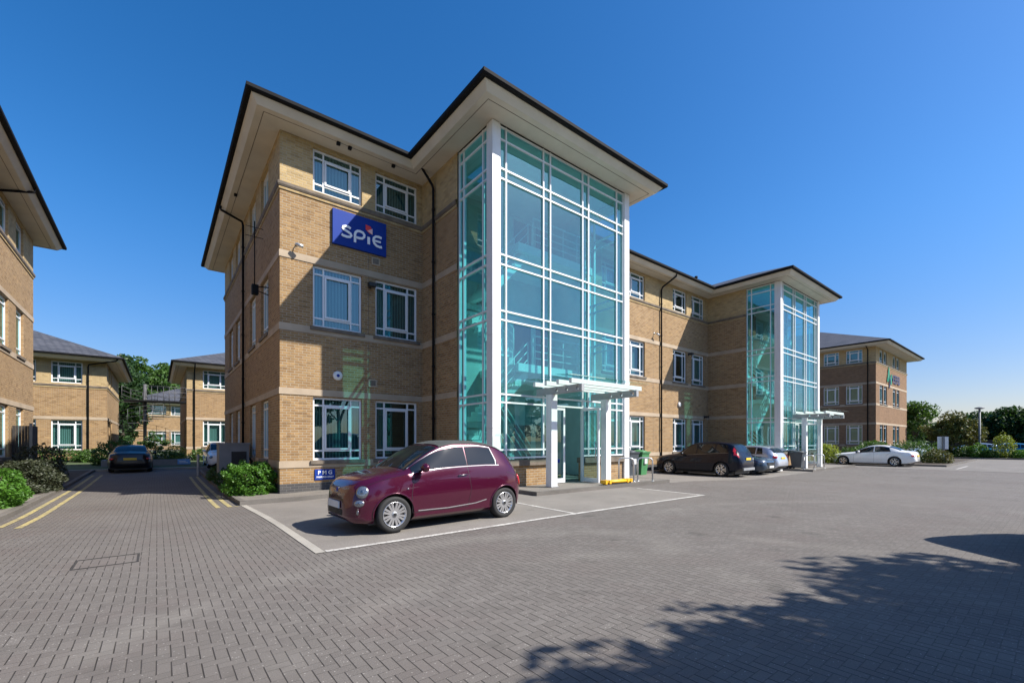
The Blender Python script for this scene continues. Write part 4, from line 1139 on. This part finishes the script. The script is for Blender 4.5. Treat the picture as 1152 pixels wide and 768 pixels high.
class Car:
    def __init__(s, sp):
        s.sp = sp; s.L = sp['L']; s.W = pchip(sp['W']); s.zt = pchip(sp['zt']); s.zb = pchip(sp['zb']); s.zs = pchip(sp['zs'])
        s.roof = max(k[1] for k in sp['zt']); s.rw = sp.get('rw', .68)
    def S(s, x, v):
        x = min(max(x, 0), s.L); W, zt, zb = s.W(x), s.zt(x), s.zb(x)
        zs = min(s.zs(x), zt - .09); zs = max(zs, zb + .12)
        c = min(1, max(0, (zt - s.zs(x)) / (s.roof - s.zs(x))))
        Wr = W * (.86 - (.86 - s.rw) * c ** .6)
        cr = min(.055, (zt - zs) * .45)
        zr = zt - cr
        if v < .08:
            t = v / .08; return (x, W * lerp(.90, .975, t), lerp(zb, zb + .05, t))
        if v < .5:
            t = (v - .08) / .42; z = lerp(zb + .05, zs, t)
            k = .975 + .03 * math.sin(math.pi * min(t * 1.15, 1)) - .035 * max(0, (t - .75) / .25) ** 2 - .012 * math.exp(-((t - .22) / .1) ** 2)
            return (x, W * k, z)
        if v < .8:
            t = (v - .5) / .3; z = lerp(zs, zr, t); k0 = .94
            return (x, lerp(W * k0, Wr, t ** 1.15) - .0 * t, z)
        t = (v - .8) / .2 * math.pi / 2
        return (x, Wr * math.cos(t) ** .75 if t < math.pi / 2 - 1e-6 else 0., zr + cr * math.sin(t))
    def SN(s, x, v, side=1, off=0.):
        p = Vector(s.S(x, v)); e = 1e-3
        a = Vector(s.S(min(x + e, s.L), v)) - Vector(s.S(max(x - e, 0), v)); c = Vector(s.S(x, min(v + e, .999))) - Vector(s.S(x, max(v - e, 0)))
        n = a.cross(c); n.normalize()
        if n.y < 0 and v < .8: n = -n
        if v >= .8 and n.z < 0: n = -n
        q = p + n * off
        return Vector((q.x, q.y * side, q.z)), Vector((n.x, n.y * side, n.z))
    def patch(s, b, x0, x1, v0, v1, side, m, off=.006, nx=14, nv=6, both=False):
        V = []; Fc = []
        for i in range(nx + 1):
            for j in range(nv + 1):
                v = lerp(v0, v1, j / nv); xa = x0(v) if callable(x0) else x0; xb = x1(v) if callable(x1) else x1
                V.append(s.SN(lerp(xa, xb, i / nx), v, side, off)[0])
        w = nv + 1
        for i in range(nx):
            for j in range(nv):
                f = (i * w + j, (i + 1) * w + j, (i + 1) * w + j + 1, i * w + j + 1); Fc.append(f if side < 0 else f[::-1])
        b.mesh(V, Fc, m, True)
    def ribbon(s, b, path, side, w, m, off=.004):
        pts = []
        for (x0, v0), (x1, v1) in zip(path, path[1:]):
            for k in range(6): pts.append((lerp(x0, x1, k / 6), lerp(v0, v1, k / 6)))
        pts.append(path[-1]); P = [s.SN(x, v, side, off) for x, v in pts]
        V = []
        for i, (p, n) in enumerate(P):
            a = P[max(i - 1, 0)][0]; c = P[min(i + 1, len(P) - 1)][0]; d = (c - a).normalized(); t = d.cross(n).normalized()
            V += [p + t * w / 2, p - t * w / 2]
        b.mesh(V, [(2 * i, 2 * i + 1, 2 * i + 3, 2 * i + 2) for i in range(len(P) - 1)], m, False)
def wheel_mesh(parent, x, y, r, side, style, w=.2):
    ww = empty('wheel', (x, y, r)); ww.parent = parent
    o1 = side * w / 2
    Ty = lambda a, c, h: (a, h * side, c)
    b = MB(); rr = r * .70
    b.lathe([(rr, -w / 2), (r * .93, -w / 2), (r, -w * .35), (r, w * .35), (r * .94, w / 2), (r * .82, w / 2 + .004), (rr, w / 2 - .01)], 'rubber', 32, Ty); b.build('tyre', ww)
    b = MB(); b.lathe([(rr, -w / 2 + .01), (rr * .97, w / 2 - .012), (rr * 1.0, w / 2 - .004), (rr * .93, w / 2 - .006), (rr * .9, w / 2 - .05), (0, w / 2 - .09)], 'rim', 28, Ty)
    b.lathe([(rr * .89, w / 2 - .045), (0, w / 2 - .08)], 'black', 28, Ty)
    n = style.get('n', 5); tw = style.get('twin', False); sw_ = style.get('w', .05)
    for k in range(n):
        a = 2 * math.pi * k / n
        offs_ = ([-1, 1] if tw else [0])
        for q in offs_:
            a0 = a + q * style.get('sp', .12) * .5; a1 = a + q * style.get('sp', .12)
            d0 = Vector((math.cos(a0), math.sin(a0))); d1 = Vector((math.cos(a1), math.sin(a1)))
            p0 = d0 * rr * .18; p1 = d1 * rr * .93; t = (p1 - p0).normalized(); nn = Vector((-t.y, t.x)) * sw_ / 2
            h0, h1 = w / 2 - .018, w / 2 - .012
            V = []
            for (pp, hh, kk) in ((p0, h0, .9), (p1, h1, 1.1)):
                for sg_ in (-1, 1):
                    for dh in (0, -.03): V.append(Ty(*(pp + nn * sg_ * kk), hh + dh))
            b.mesh(V, [(0, 2, 6, 4), (1, 5, 7, 3), (0, 4, 5, 1), (2, 3, 7, 6)], 'rim', False)
    b.lathe([(0, w / 2 - .004), (.045, w / 2 - .006), (.055, w / 2 - .03)], 'galv', 16, Ty); b.lathe([(0, w / 2 + .001), (.03, w / 2)], 'black', 14, Ty)
    b.build('rim', ww)
def make_car(sp, label, cat='car', group=None):
    c = Car(sp); L = c.L; mid = sp['mid']
    root = empty('parked_car'); tag(root, label, cat, group)
    hold = empty('car_frame')
    # ---- body loft
    xs = [0, .015, .04, .08, .13, .2, .28] + [.36 + (L - .72) * k / 46 for k in range(47)] + [L - .28, L - .2, L - .13, L - .08, L - .04, L - .015, L]
    vs = [0, .04, .08] + [.08 + .42 * k / 9 for k in range(1, 10)] + [.5 + .3 * k / 6 for k in range(1, 7)] + [.8 + .2 * k / 7 for k in range(1, 8)]
    bm = bmesh.new(); rows = []
    for x in xs:
        half = [c.S(x, v) for v in vs]
        ring = [(p[0], p[1], p[2]) for p in half] + [(p[0], -p[1], p[2]) for p in half[-2::-1]]
        rows.append([bm.verts.new(q) for q in ring])
    n = len(rows[0])
    for A, B_ in zip(rows, rows[1:]):
        for k in range(n): 
            k2 = (k + 1) % n; f = bm.faces.new((A[k], B_[k], B_[k2], A[k2])); f.smooth = True; f.material_index = 1 if k == n - 1 else 0
    bm.faces.new(rows[0]).material_index = 0; bm.faces.new(rows[-1][::-1])
    bmesh.ops.recalc_face_normals(bm, faces=bm.faces)
    me = bpy.data.meshes.new('body'); bm.to_mesh(me); bm.free(); me.materials.append(M[sp['paint']]); me.materials.append(M['black'])
    body = bpy.data.objects.new('body', me); COL.objects.link(body)
    r = sp['r']; Wm = max(k[1] for k in sp['W'])
    cut = MB()
    for ax in sp['axles']:
        for s_ in (-1, 1):
            Ty = lambda a, q, h: (ax + a, h, r + q)
            rc = r + .045
            y0, y1 = (Wm - .27, Wm + .2) if s_ > 0 else (-Wm - .2, -Wm + .27)
            cut.lathe([(0, y0), (rc, y0), (rc, y1), (0, y1)], 'black', 36, Ty)
    co = cut.build('cut')
    bmc = bmesh.new(); bmc.from_mesh(co.data); bmesh.ops.remove_doubles(bmc, verts=bmc.verts, dist=1e-5); bmesh.ops.recalc_face_normals(bmc, faces=bmc.faces); bmc.to_mesh(co.data); bmc.free()
    md = body.modifiers.new('b', 'BOOLEAN'); md.object = co; md.operation = 'DIFFERENCE'; md.solver = 'EXACT'
    try: md.material_mode = 'TRANSFER'
    except Exception: pass
    bpy.context.view_layer.update(); dg = bpy.context.evaluated_depsgraph_get()
    nm = bpy.data.meshes.new_from_object(body.evaluated_get(dg)); body.modifiers.clear(); body.data = nm; nm.name = 'body'
    bpy.data.objects.remove(co)
    try: nm.set_sharp_from_angle(angle=R(38))
    except Exception: pass
    body.parent = hold
    # arch lips
    b = MB()
    for ax in sp['axles']:
        for s_ in (-1, 1):
            pts = []
            for k in range(19):
                a = R(-8 + 196 * k / 18); X = ax + (r + .05) * math.cos(a); Z = r + (r + .05) * math.sin(a)
                zs = c.zs(X); zb = c.zb(X) + .05
                v = .08 + .42 * min(max((Z - zb) / (min(zs, c.zt(X) - .09) - zb), 0), 1)
                p = c.S(X, v); pts.append((X, s_ * (p[1] + .002), Z))
            b.tube(pts, .014, sp.get('lip', sp['paint']), 6)
    b.build('wheel_arch', hold)
    # ---- glass
    for s_ in (-1, 1):
        for (x0, x1) in sp['side']:
            b = MB(); k = sp.get('raket', .0)
            c.patch(b, x0, (lambda v, x1=x1: x1 - sp.get('rake', .0) * (v - .5) / .3 * (1 if x1 == sp['side'][-1][1] else 0)), sp.get('v0', .535), sp.get('v1', .765), s_, 'cglass'); b.build('side_window', hold)
        # trim line round the glass
        b = MB(); c.ribbon(b, [(sp['side'][0][0] - .02, sp.get('v0', .535) - .012), (sp['side'][-1][1] + .02, sp.get('v0', .535) - .012)], s_, .013, sp.get('trim', 'black')); b.build('window_trim', hold)
        b = MB()
        for path in sp['seams']: c.ribbon(b, path, s_, .007, 'black', .002)
        b.build('door_seam', hold)
        for (hx, hv) in sp['handles']:
            b = MB(); p, nn = c.SN(hx, hv, s_, .022); q, _ = c.SN(hx + .18, hv + .004, s_, .022); b.tube([p - nn * .02, p, q, q - nn * .02], .011, sp.get('hm', 'chrome'), 8); b.build('door_handle', hold)
        # mirror
        mx = sp['mirror']; p, nn = c.SN(mx, .54, s_, .0)
        b = MB(); b.tube([p, (p.x + .02, p.y + s_ * .1, p.z + .03)], .02, 'black', 6); b.ellip((p.x + .03, p.y + s_ * .15, p.z + .07), .075, .11, .075, sp['paint'], 14); b.build('wing_mirror', hold)
    b = MB()
    for s_ in (-1, 1): c.patch(b, sp['ws'][0], sp['ws'][1], .815, 1.0, s_, 'cglass', .006, 12, 8)
    b.build('windscreen', hold)
    b = MB()
    for s_ in (-1, 1): c.patch(b, sp['rs'][0], sp['rs'][1], .815, 1.0, s_, 'cglass', .006, 10, 8)
    b.build('rear_window', hold)
    if 'soft' in sp:
        b = MB()
        for s_ in (-1, 1): c.patch(b, sp['soft'][0], sp['soft'][1], .80, 1.0, s_, 'softtop', .010, 16, 8)
        b.build('soft_top', hold)
    # ---- lamps
    for s_ in (-1, 1):
        for (nm_, x, v, ra, rb, m_) in sp['lamps']:
            p, nn = c.SN(x, v, s_, .0); up = Vector((0, 0, 1)); t = up.cross(nn).normalized(); u2 = nn.cross(t)
            TT = lambda a, q, h: (t.x * a + u2.x * q + nn.x * h, t.y * a + u2.y * q + nn.y * h, t.z * a + u2.z * q + nn.z * h)
            b = MB()
            if m_ == 'lamp':
                b.ellip(p - nn * .004, ra * 1.05, rb * 1.05, .02, 'chrome', 20, TT); b.ellip(p + nn * .002, ra * .96, rb * .96, .024, 'lamp', 24, TT); b.ellip(p + nn * .012, ra * .42, rb * .46, .018, 'chrome', 16, TT)
            else: b.ellip(p, ra, rb, .03, m_, 18, TT)
            b.build(nm_, hold)
    # ---- front & rear details
    zf = sp['plate_z']
    def endx(z, rear):  # surface x at centre for given height
        best = 0
        for k in range(60):
            x = (k * .012) if not rear else L - k * .012
            if c.zb(x) <= z <= c.zt(x): return x
        return 0 if not rear else L
    b = MB(); x = endx(zf, False); b.box(x - .035, -.26, zf - .056, x - .015, .26, zf + .056, 'platew'); b.build('front_plate', hold)
    b = MB(); zr_ = sp['plate_zr']; x = endx(zr_, True); b.box(x + .012, -.26, zr_ - .056, x + .032, .26, zr_ + .056, 'platey'); b.build('rear_plate', hold)
    gz0, gz1, gw = sp['grille']
    b = MB(); x = min(endx(gz0, False), endx((gz0 + gz1) / 2, False))
    b.box(x - .006, -gw, gz0, x + .05, gw, gz1, 'black')
    for k in range(4): z = lerp(gz0, gz1, (k + .5) / 4); b.tube([(x - .008, -gw * .96, z), (x - .008, gw * .96, z)], .006, 'black', 6)
    b.build('grille', hold)
    if 'extra' in sp: sp['extra'](c, hold, endx)
    # black box added as the underside shadow mass, then wheels
    b = MB(); b.box(.3, -Wm * .82, .15, L - .3, Wm * .82, c.zb(L / 2) + .08, 'black'); b.build('underbody_shade', hold)
    for ax in sp['axles']:
        for s_ in (-1, 1): wheel_mesh(hold, ax, s_ * (Wm - sp.get('tin', .115)), r, s_, sp['wheel'], sp.get('tw', .2))
    # re-parent pieces to root, shifting origin to the middle of the wheelbase
    for ch in kids(hold):
        ch.parent = root; ch.location.x -= mid
    bpy.data.objects.remove(hold)
    return root
def place(o, x, y, ang, z=None):
    """ang = heading in degrees (direction the bonnet points)"""
    o.location = (x, y, g(x, y) + .006 if z is None else z); o.rotation_euler = (0, 0, R(ang - 180))

def fiat_extra(c, hold, endx):
    b = MB()  # chrome moustache & lower grille
    z = .60; b.tube([(endx(.62, False) - .0 + .05 * abs(y / .3) ** 2 + .0, y, .66 + .0 * y) for y in (-.30, -.2, -.1, 0, .1, .2, .3)], .012, 'chrome', 8)
    b.ellip((endx(.70, False) - .0, 0, .70), .02, .055, .055, 'chrome', 16); b.ellip((endx(.70, False) - .006, 0, .70), .02, .042, .042, 'navysign', 16)
    b.build('badge', hold)
    b = MB(); b.tube([(.07 + .55 * y * y, y, .27) for y in (-.5, -.35, -.2, 0, .2, .35, .5)], .022, 'chrome', 8)
    b.build('bumper_trim', hold)
    for s_ in (-1, 1):
        p, n = c.SN(.13, .22, s_, .01); b = MB()
        b.ellip(p, .012, .055, .055, 'chrome', 14); b.ellip(p + n * .012, .012, .038, .038, 'lamp', 14); b.build('fog_lamp', hold)
        b = MB(); c.ribbon(b, [(1.12, .135), (1.7, .13), (2.3, .145), (2.55, .17)], s_, .018, 'rim', .006); b.build('sill_trim', hold)
        b = MB(); p, n = c.SN(.93, .36, s_, .003); b.ellip(p, .02, .008, .014, 'lamp', 10); b.build('side_repeater', hold)
        b = MB(); c.ribbon(b, [(.98, .80), (1.3, .775), (1.7, .775), (2.2, .775), (2.75, .775), (2.82, .60), (2.80, .525)], s_, .013, 'chrome', .007); b.build('window_trim', hold)
fiat = dict(L=3.57, mid=1.85, paint='p_maroon', r=.30, axles=(.70, 3.0), tin=.12,
    W=[(0, .40), (.04, .54), (.12, .655), (.25, .73), (.5, .79), (.8, .81), (1.6, .812), (2.6, .815), (3.05, .82), (3.3, .775), (3.45, .69), (3.53, .58), (3.57, .44)],
    zt=[(0, .56), (.03, .68), (.09, .79), (.2, .88), (.4, .94), (.65, .985), (.82, 1.01), (.90, 1.04), (1.2, 1.225), (1.48, 1.38), (1.7, 1.465), (2.0, 1.512), (2.35, 1.515), (2.65, 1.485), (2.9, 1.425), (3.1, 1.32), (3.27, 1.18), (3.4, 1.02), (3.5, .86), (3.555, .68), (3.57, .52)],
    zb=[(0, .27), (.05, .22), (.15, .19), (.4, .18), (3.1, .20), (3.4, .25), (3.53, .33), (3.57, .4)],
    zs=[(0, .42), (.1, .62), (.3, .78), (.6, .88), (1.0, .95), (2.0, .985), (2.8, 1.0), (3.2, .96), (3.5, .7), (3.57, .42)],
    side=[(1.03, 2.14), (2.165, 2.86)], ws=(.92, 1.58), rs=(3.05, 3.30), soft=(1.64, 3.02), mirror=1.17, rw=.70, rake=.10, v0=.545, v1=.76,
    seams=[[(.14, .62), (.35, .56), (.62, .53), (.88, .53)], [(3.08, .84), (3.3, .6), (3.42, .35)], [(1.02, .12), (1.0, .3), (1.06, .5)], [(2.14, .13), (2.2, .3), (2.15, .5), (2.14, .78)], [(1.02, .12), (2.14, .12)], [(.50, .79), (.98, .79)], [(3.05, .45), (3.5, .42)]],
    handles=[(1.93, .44)], hm='chrome', trim='chrome', wheel=dict(n=8, twin=True, sp=.24, w=.034),
    lamps=[('headlight', .20, .475, .095, .10, 'lamp'), ('lower_lamp', .15, .345, .08, .055, 'lamp'), ('tail_light', 3.47, .48, .05, .12, 'red')],
    plate_z=.47, plate_zr=.72, grille=(.30, .40, .34), extra=fiat_extra)
car1 = make_car(fiat, 'small maroon hatchback with dark fabric roof parked before the brick wing'); place(car1, 4.18, 7.70, 181)

def tall_tail(c, hold, endx):
    for s_ in (-1, 1):
        b = MB(); c.patch(b, 4.28, 4.50, .47, .60, s_, 'red', .012, 8, 6); c.patch(b, 4.22, 4.33, .60, .76, s_, 'red', .012, 6, 6); b.build('tail_light', hold)
    b = MB(); x = endx(.5, True); b.box(x - .03, -.6, .34, x + .03, .6, .46, 'galv'); b.build('bumper_trim', hold)
suv = dict(L=4.63, mid=2.35, paint='p_navy', r=.36, axles=(.93, 3.71), tin=.13, tw=.23,
    W=[(0, .5), (.05, .66), (.15, .8), (.4, .89), (1, .93), (2.5, .94), (4.0, .93), (4.4, .86), (4.56, .76), (4.63, .6)],
    zt=[(0, .72), (.04, .84), (.15, .93), (.5, 1.01), (1.1, 1.09), (1.35, 1.14), (1.7, 1.38), (2.1, 1.60), (2.4, 1.68), (3.0, 1.71), (3.7, 1.67), (4.15, 1.58), (4.38, 1.30), (4.5, 1.08), (4.58, .95), (4.63, .72)],
    zb=[(0, .4), (.1, .27), (.5, .24), (4.0, .25), (4.4, .32), (4.63, .48)], zs=[(0, .55), (.2, .78), (.6, .90), (1.3, .98), (2.5, 1.03), (4.0, 1.13), (4.4, 1.08), (4.63, .7)],
    side=[(1.55, 2.42), (2.48, 3.35), (3.42, 4.0)], ws=(1.42, 2.12), rs=(4.20, 4.42), mirror=1.72, rw=.68, rake=.05,
    seams=[[(1.45, .12), (1.45, .5)], [(2.45, .12), (2.45, .5)], [(3.4, .3), (3.38, .5)], [(1.45, .11), (3.3, .11)]], handles=[(2.2, .42), (3.15, .43)], hm='p_navy', trim='chrome', wheel=dict(n=5, twin=True, sp=.25, w=.045),
    lamps=[('headlight', .2, .46, .16, .09, 'lamp')], plate_z=.5, plate_zr=.88, grille=(.58, .78, .4), extra=tall_tail)
car2 = make_car(suv, 'dark navy estate SUV parked nose in with its tail towards the camera'); place(car2, 22.25, 11.9, 91)

def hatch_spec(paint, **k):
    d = dict(L=4.25, mid=2.2, paint=paint, r=.32, axles=(.87, 3.5), tin=.12,
    W=[(0, .5), (.05, .64), (.15, .76), (.4, .86), (1, .895), (2.5, .90), (3.7, .895), (4.05, .83), (4.2, .72), (4.25, .6)],
    zt=[(0, .6), (.04, .70), (.15, .80), (.5, .90), (1.0, .97), (1.2, 1.02), (1.6, 1.25), (1.95, 1.42), (2.3, 1.485), (2.9, 1.49), (3.4, 1.44), (3.75, 1.36), (4.0, 1.12), (4.12, .96), (4.2, .82), (4.25, .62)],
    zb=[(0, .34), (.1, .22), (.5, .19), (3.7, .2), (4.1, .27), (4.25, .38)], zs=[(0, .5), (.2, .68), (.6, .80), (1.2, .88), (2.5, .93), (3.7, .98), (4.1, .9), (4.25, .6)],
    side=[(1.35, 2.25), (2.31, 3.1), (3.16, 3.5)], ws=(1.27, 1.98), rs=(3.76, 4.03), mirror=1.5, rw=.68, rake=.1,
    seams=[[(1.3, .12), (1.3, .5)], [(2.28, .12), (2.28, .5)], [(3.05, .35), (3.14, .5)], [(1.3, .11), (3.0, .11)]], handles=[(2.02, .42), (2.9, .43)], hm=paint, trim='black', wheel=dict(n=5, twin=True, sp=.22, w=.04),
    lamps=[('headlight', .2, .47, .15, .08, 'lamp'), ('tail_light', 4.1, .47, .13, .09, 'red')], plate_z=.42, plate_zr=.80, grille=(.48, .64, .45))
    d.update(k); return d
def saloon_spec(paint, **k):
    d = dict(L=4.70, mid=2.28, paint=paint, r=.33, axles=(.80, 3.65), tin=.12, tw=.22,
    W=[(0, .5), (.05, .66), (.15, .78), (.4, .87), (1, .905), (2.5, .91), (4.0, .905), (4.45, .84), (4.64, .74), (4.70, .62)],
    zt=[(0, .58), (.04, .68), (.15, .76), (.5, .85), (1.1, .93), (1.4, .98), (1.8, 1.20), (2.15, 1.36), (2.5, 1.43), (2.9, 1.44), (3.3, 1.38), (3.7, 1.23), (4.0, 1.10), (4.25, 1.06), (4.5, 1.03), (4.62, .97), (4.68, .8), (4.70, .6)],
    zb=[(0, .3), (.1, .2), (.5, .17), (4.1, .18), (4.5, .26), (4.70, .36)], zs=[(0, .45), (.2, .64), (.6, .76), (1.4, .85), (2.5, .91), (3.7, .97), (4.4, .93), (4.70, .6)],
    side=[(1.52, 2.52), (2.58, 3.45)], ws=(1.47, 2.16), rs=(3.36, 3.95), mirror=1.7, rw=.66, rake=.12,
    seams=[[(1.4, .12), (1.45, .5)], [(2.55, .12), (2.55, .5)], [(3.2, .35), (3.45, .5)], [(1.4, .11), (3.1, .11)]], handles=[(2.25, .43), (3.15, .44)], hm=paint, trim='black', wheel=dict(n=5, twin=True, sp=.25, w=.035),
    lamps=[('headlight', .2, .47, .17, .07, 'lamp'), ('tail_light', 4.58, .46, .15, .06, 'red')], plate_z=.38, plate_zr=.72, grille=(.46, .64, .45))
    d.update(k); return d
car3 = make_car(hatch_spec('p_blue'), 'slate blue hatchback reversed in between the dark SUV and the silver car'); place(car3, 24.55, 11.7, -90)
car4 = make_car(hatch_spec('p_silver'), 'silver hatchback with tall red tail lamps beside the second glass tower'); place(car4, 26.6, 11.7, 90)
car5 = make_car(saloon_spec('p_white'), 'white saloon parked in front of the hedges, right of the second entrance'); place(car5, 39.45, 8.65, 90)
black = saloon_spec('p_black', L=4.70)
car6 = make_car(black, 'black low car seen from behind on the left road'); place(car6, -1.05, 31.3, 90); car6.scale = (.95, .95, .95)
def recar(src, label, x, y, ang, pm, group=None, z=None):
    o = copy_tree(src); o['label'] = label
    if group: o['group'] = group
    elif 'group' in o: del o['group']
    for ch in kids(o):
        nm = ch.name.split('.')[0]
        if nm in ('body', 'wing_mirror', 'wheel_arch', 'door_handle'):
            if ch.data and pm:
                me = ch.data.copy(); ch.data = me
                for i, mt in enumerate(me.materials):
                    if mt and mt.name in [M[k].name for k in M if k.startswith('p_')]: me.materials[i] = M[pm]
    place(o, x, y, ang, z); return o
recar(car4, 'white hatchback half hidden behind the grey cabinet at the left', 3.15, 32.6, -90, 'p_white')
G = 'cars parked beyond the far bushes'
recar(car4, 'pale blue car parked left of the notice board behind the hedge', 57.6, 9.4, 170, 'p_sky', G)
recar(car4, 'silver green car parked behind the bushes at the lamp post', 66.5, 6.3, 110, 'p_sky', G)
recar(car4, 'bright blue car parked behind the lime bush', 66.8, 4.0, 100, 'p_teal', G)
recar(car5, 'white car at the right edge behind the bushes', 67.5, 1.9, 110, 'p_silver', G)
big = recar(car2, 'car parked just outside the right edge whose rounded shadow falls on the paving', 9.8, -2.4, 235, 'p_navy'); big.scale = (1.22, 1.22, 1.22)

# ------------------------------------------------ light
az = Vector((.63, -.775)); el = 43.5  # horizontal direction towards the sun
w = bpy.data.worlds.new('World'); sc.world = w; w.use_nodes = True
nt = w.node_tree; nt.nodes.clear()
sky = nt.nodes.new('ShaderNodeTexSky'); sky.sky_type = 'NISHITA'; sky.sun_disc = False
sky.sun_elevation = R(el); sky.sun_rotation = math.atan2(az.x, az.y); sky.altitude = 0; sky.air_density = 1.0; sky.dust_density = .8; sky.ozone_density = 2.6
tc = nt.nodes.new('ShaderNodeTexCoord'); sx = nt.nodes.new('ShaderNodeSeparateXYZ'); nt.links.new(tc.outputs['Generated'], sx.inputs[0])
mr = nt.nodes.new('ShaderNodeMapRange'); nt.links.new(sx.outputs[2], mr.inputs[0]); mr.inputs[1].default_value = 0; mr.inputs[2].default_value = .42; mr.interpolation_type = 'SMOOTHSTEP'
air = nt.nodes.new('ShaderNodeMix'); air.data_type = 'RGBA'; nt.links.new(mr.outputs[0], air.inputs[0]); air.inputs[6].default_value = (.73, .68, .76, 1); air.inputs[7].default_value = (.95, 1.0, 1.1, 1)
mu = nt.nodes.new('ShaderNodeMix'); mu.data_type = 'RGBA'; mu.blend_type = 'MULTIPLY'; mu.inputs[0].default_value = 1; nt.links.new(sky.outputs[0], mu.inputs[6]); nt.links.new(air.outputs[2], mu.inputs[7])
hs = nt.nodes.new('ShaderNodeHueSaturation'); hs.inputs['Saturation'].default_value = 1.30; hs.inputs['Value'].default_value = 1.0
bg = nt.nodes.new('ShaderNodeBackground'); bg.inputs[1].default_value = .099
wo = nt.nodes.new('ShaderNodeOutputWorld')
nt.links.new(mu.outputs[2], hs.inputs['Color']); nt.links.new(hs.outputs[0], bg.inputs[0]); nt.links.new(bg.outputs[0], wo.inputs[0])
sl = bpy.data.lights.new('sun', 'SUN'); sl.energy = 5.0; sl.angle = R(.53); sl.color = (1, .95, .87)
so = bpy.data.objects.new('sun', sl); COL.objects.link(so)
d = Vector((-az.x * math.cos(R(el)), -az.y * math.cos(R(el)), -math.sin(R(el))))
so.rotation_euler = d.to_track_quat('-Z', 'Y').to_euler(); so.location = (20, -20, 30)
sc.view_settings.view_transform = 'Standard'; sc.view_settings.look = 'None'; sc.view_settings.exposure = .78; sc.view_settings.gamma = 1
sc.view_settings.use_curve_mapping = False
sc.cycles.max_bounces = 8; sc.cycles.transparent_max_bounces = 16
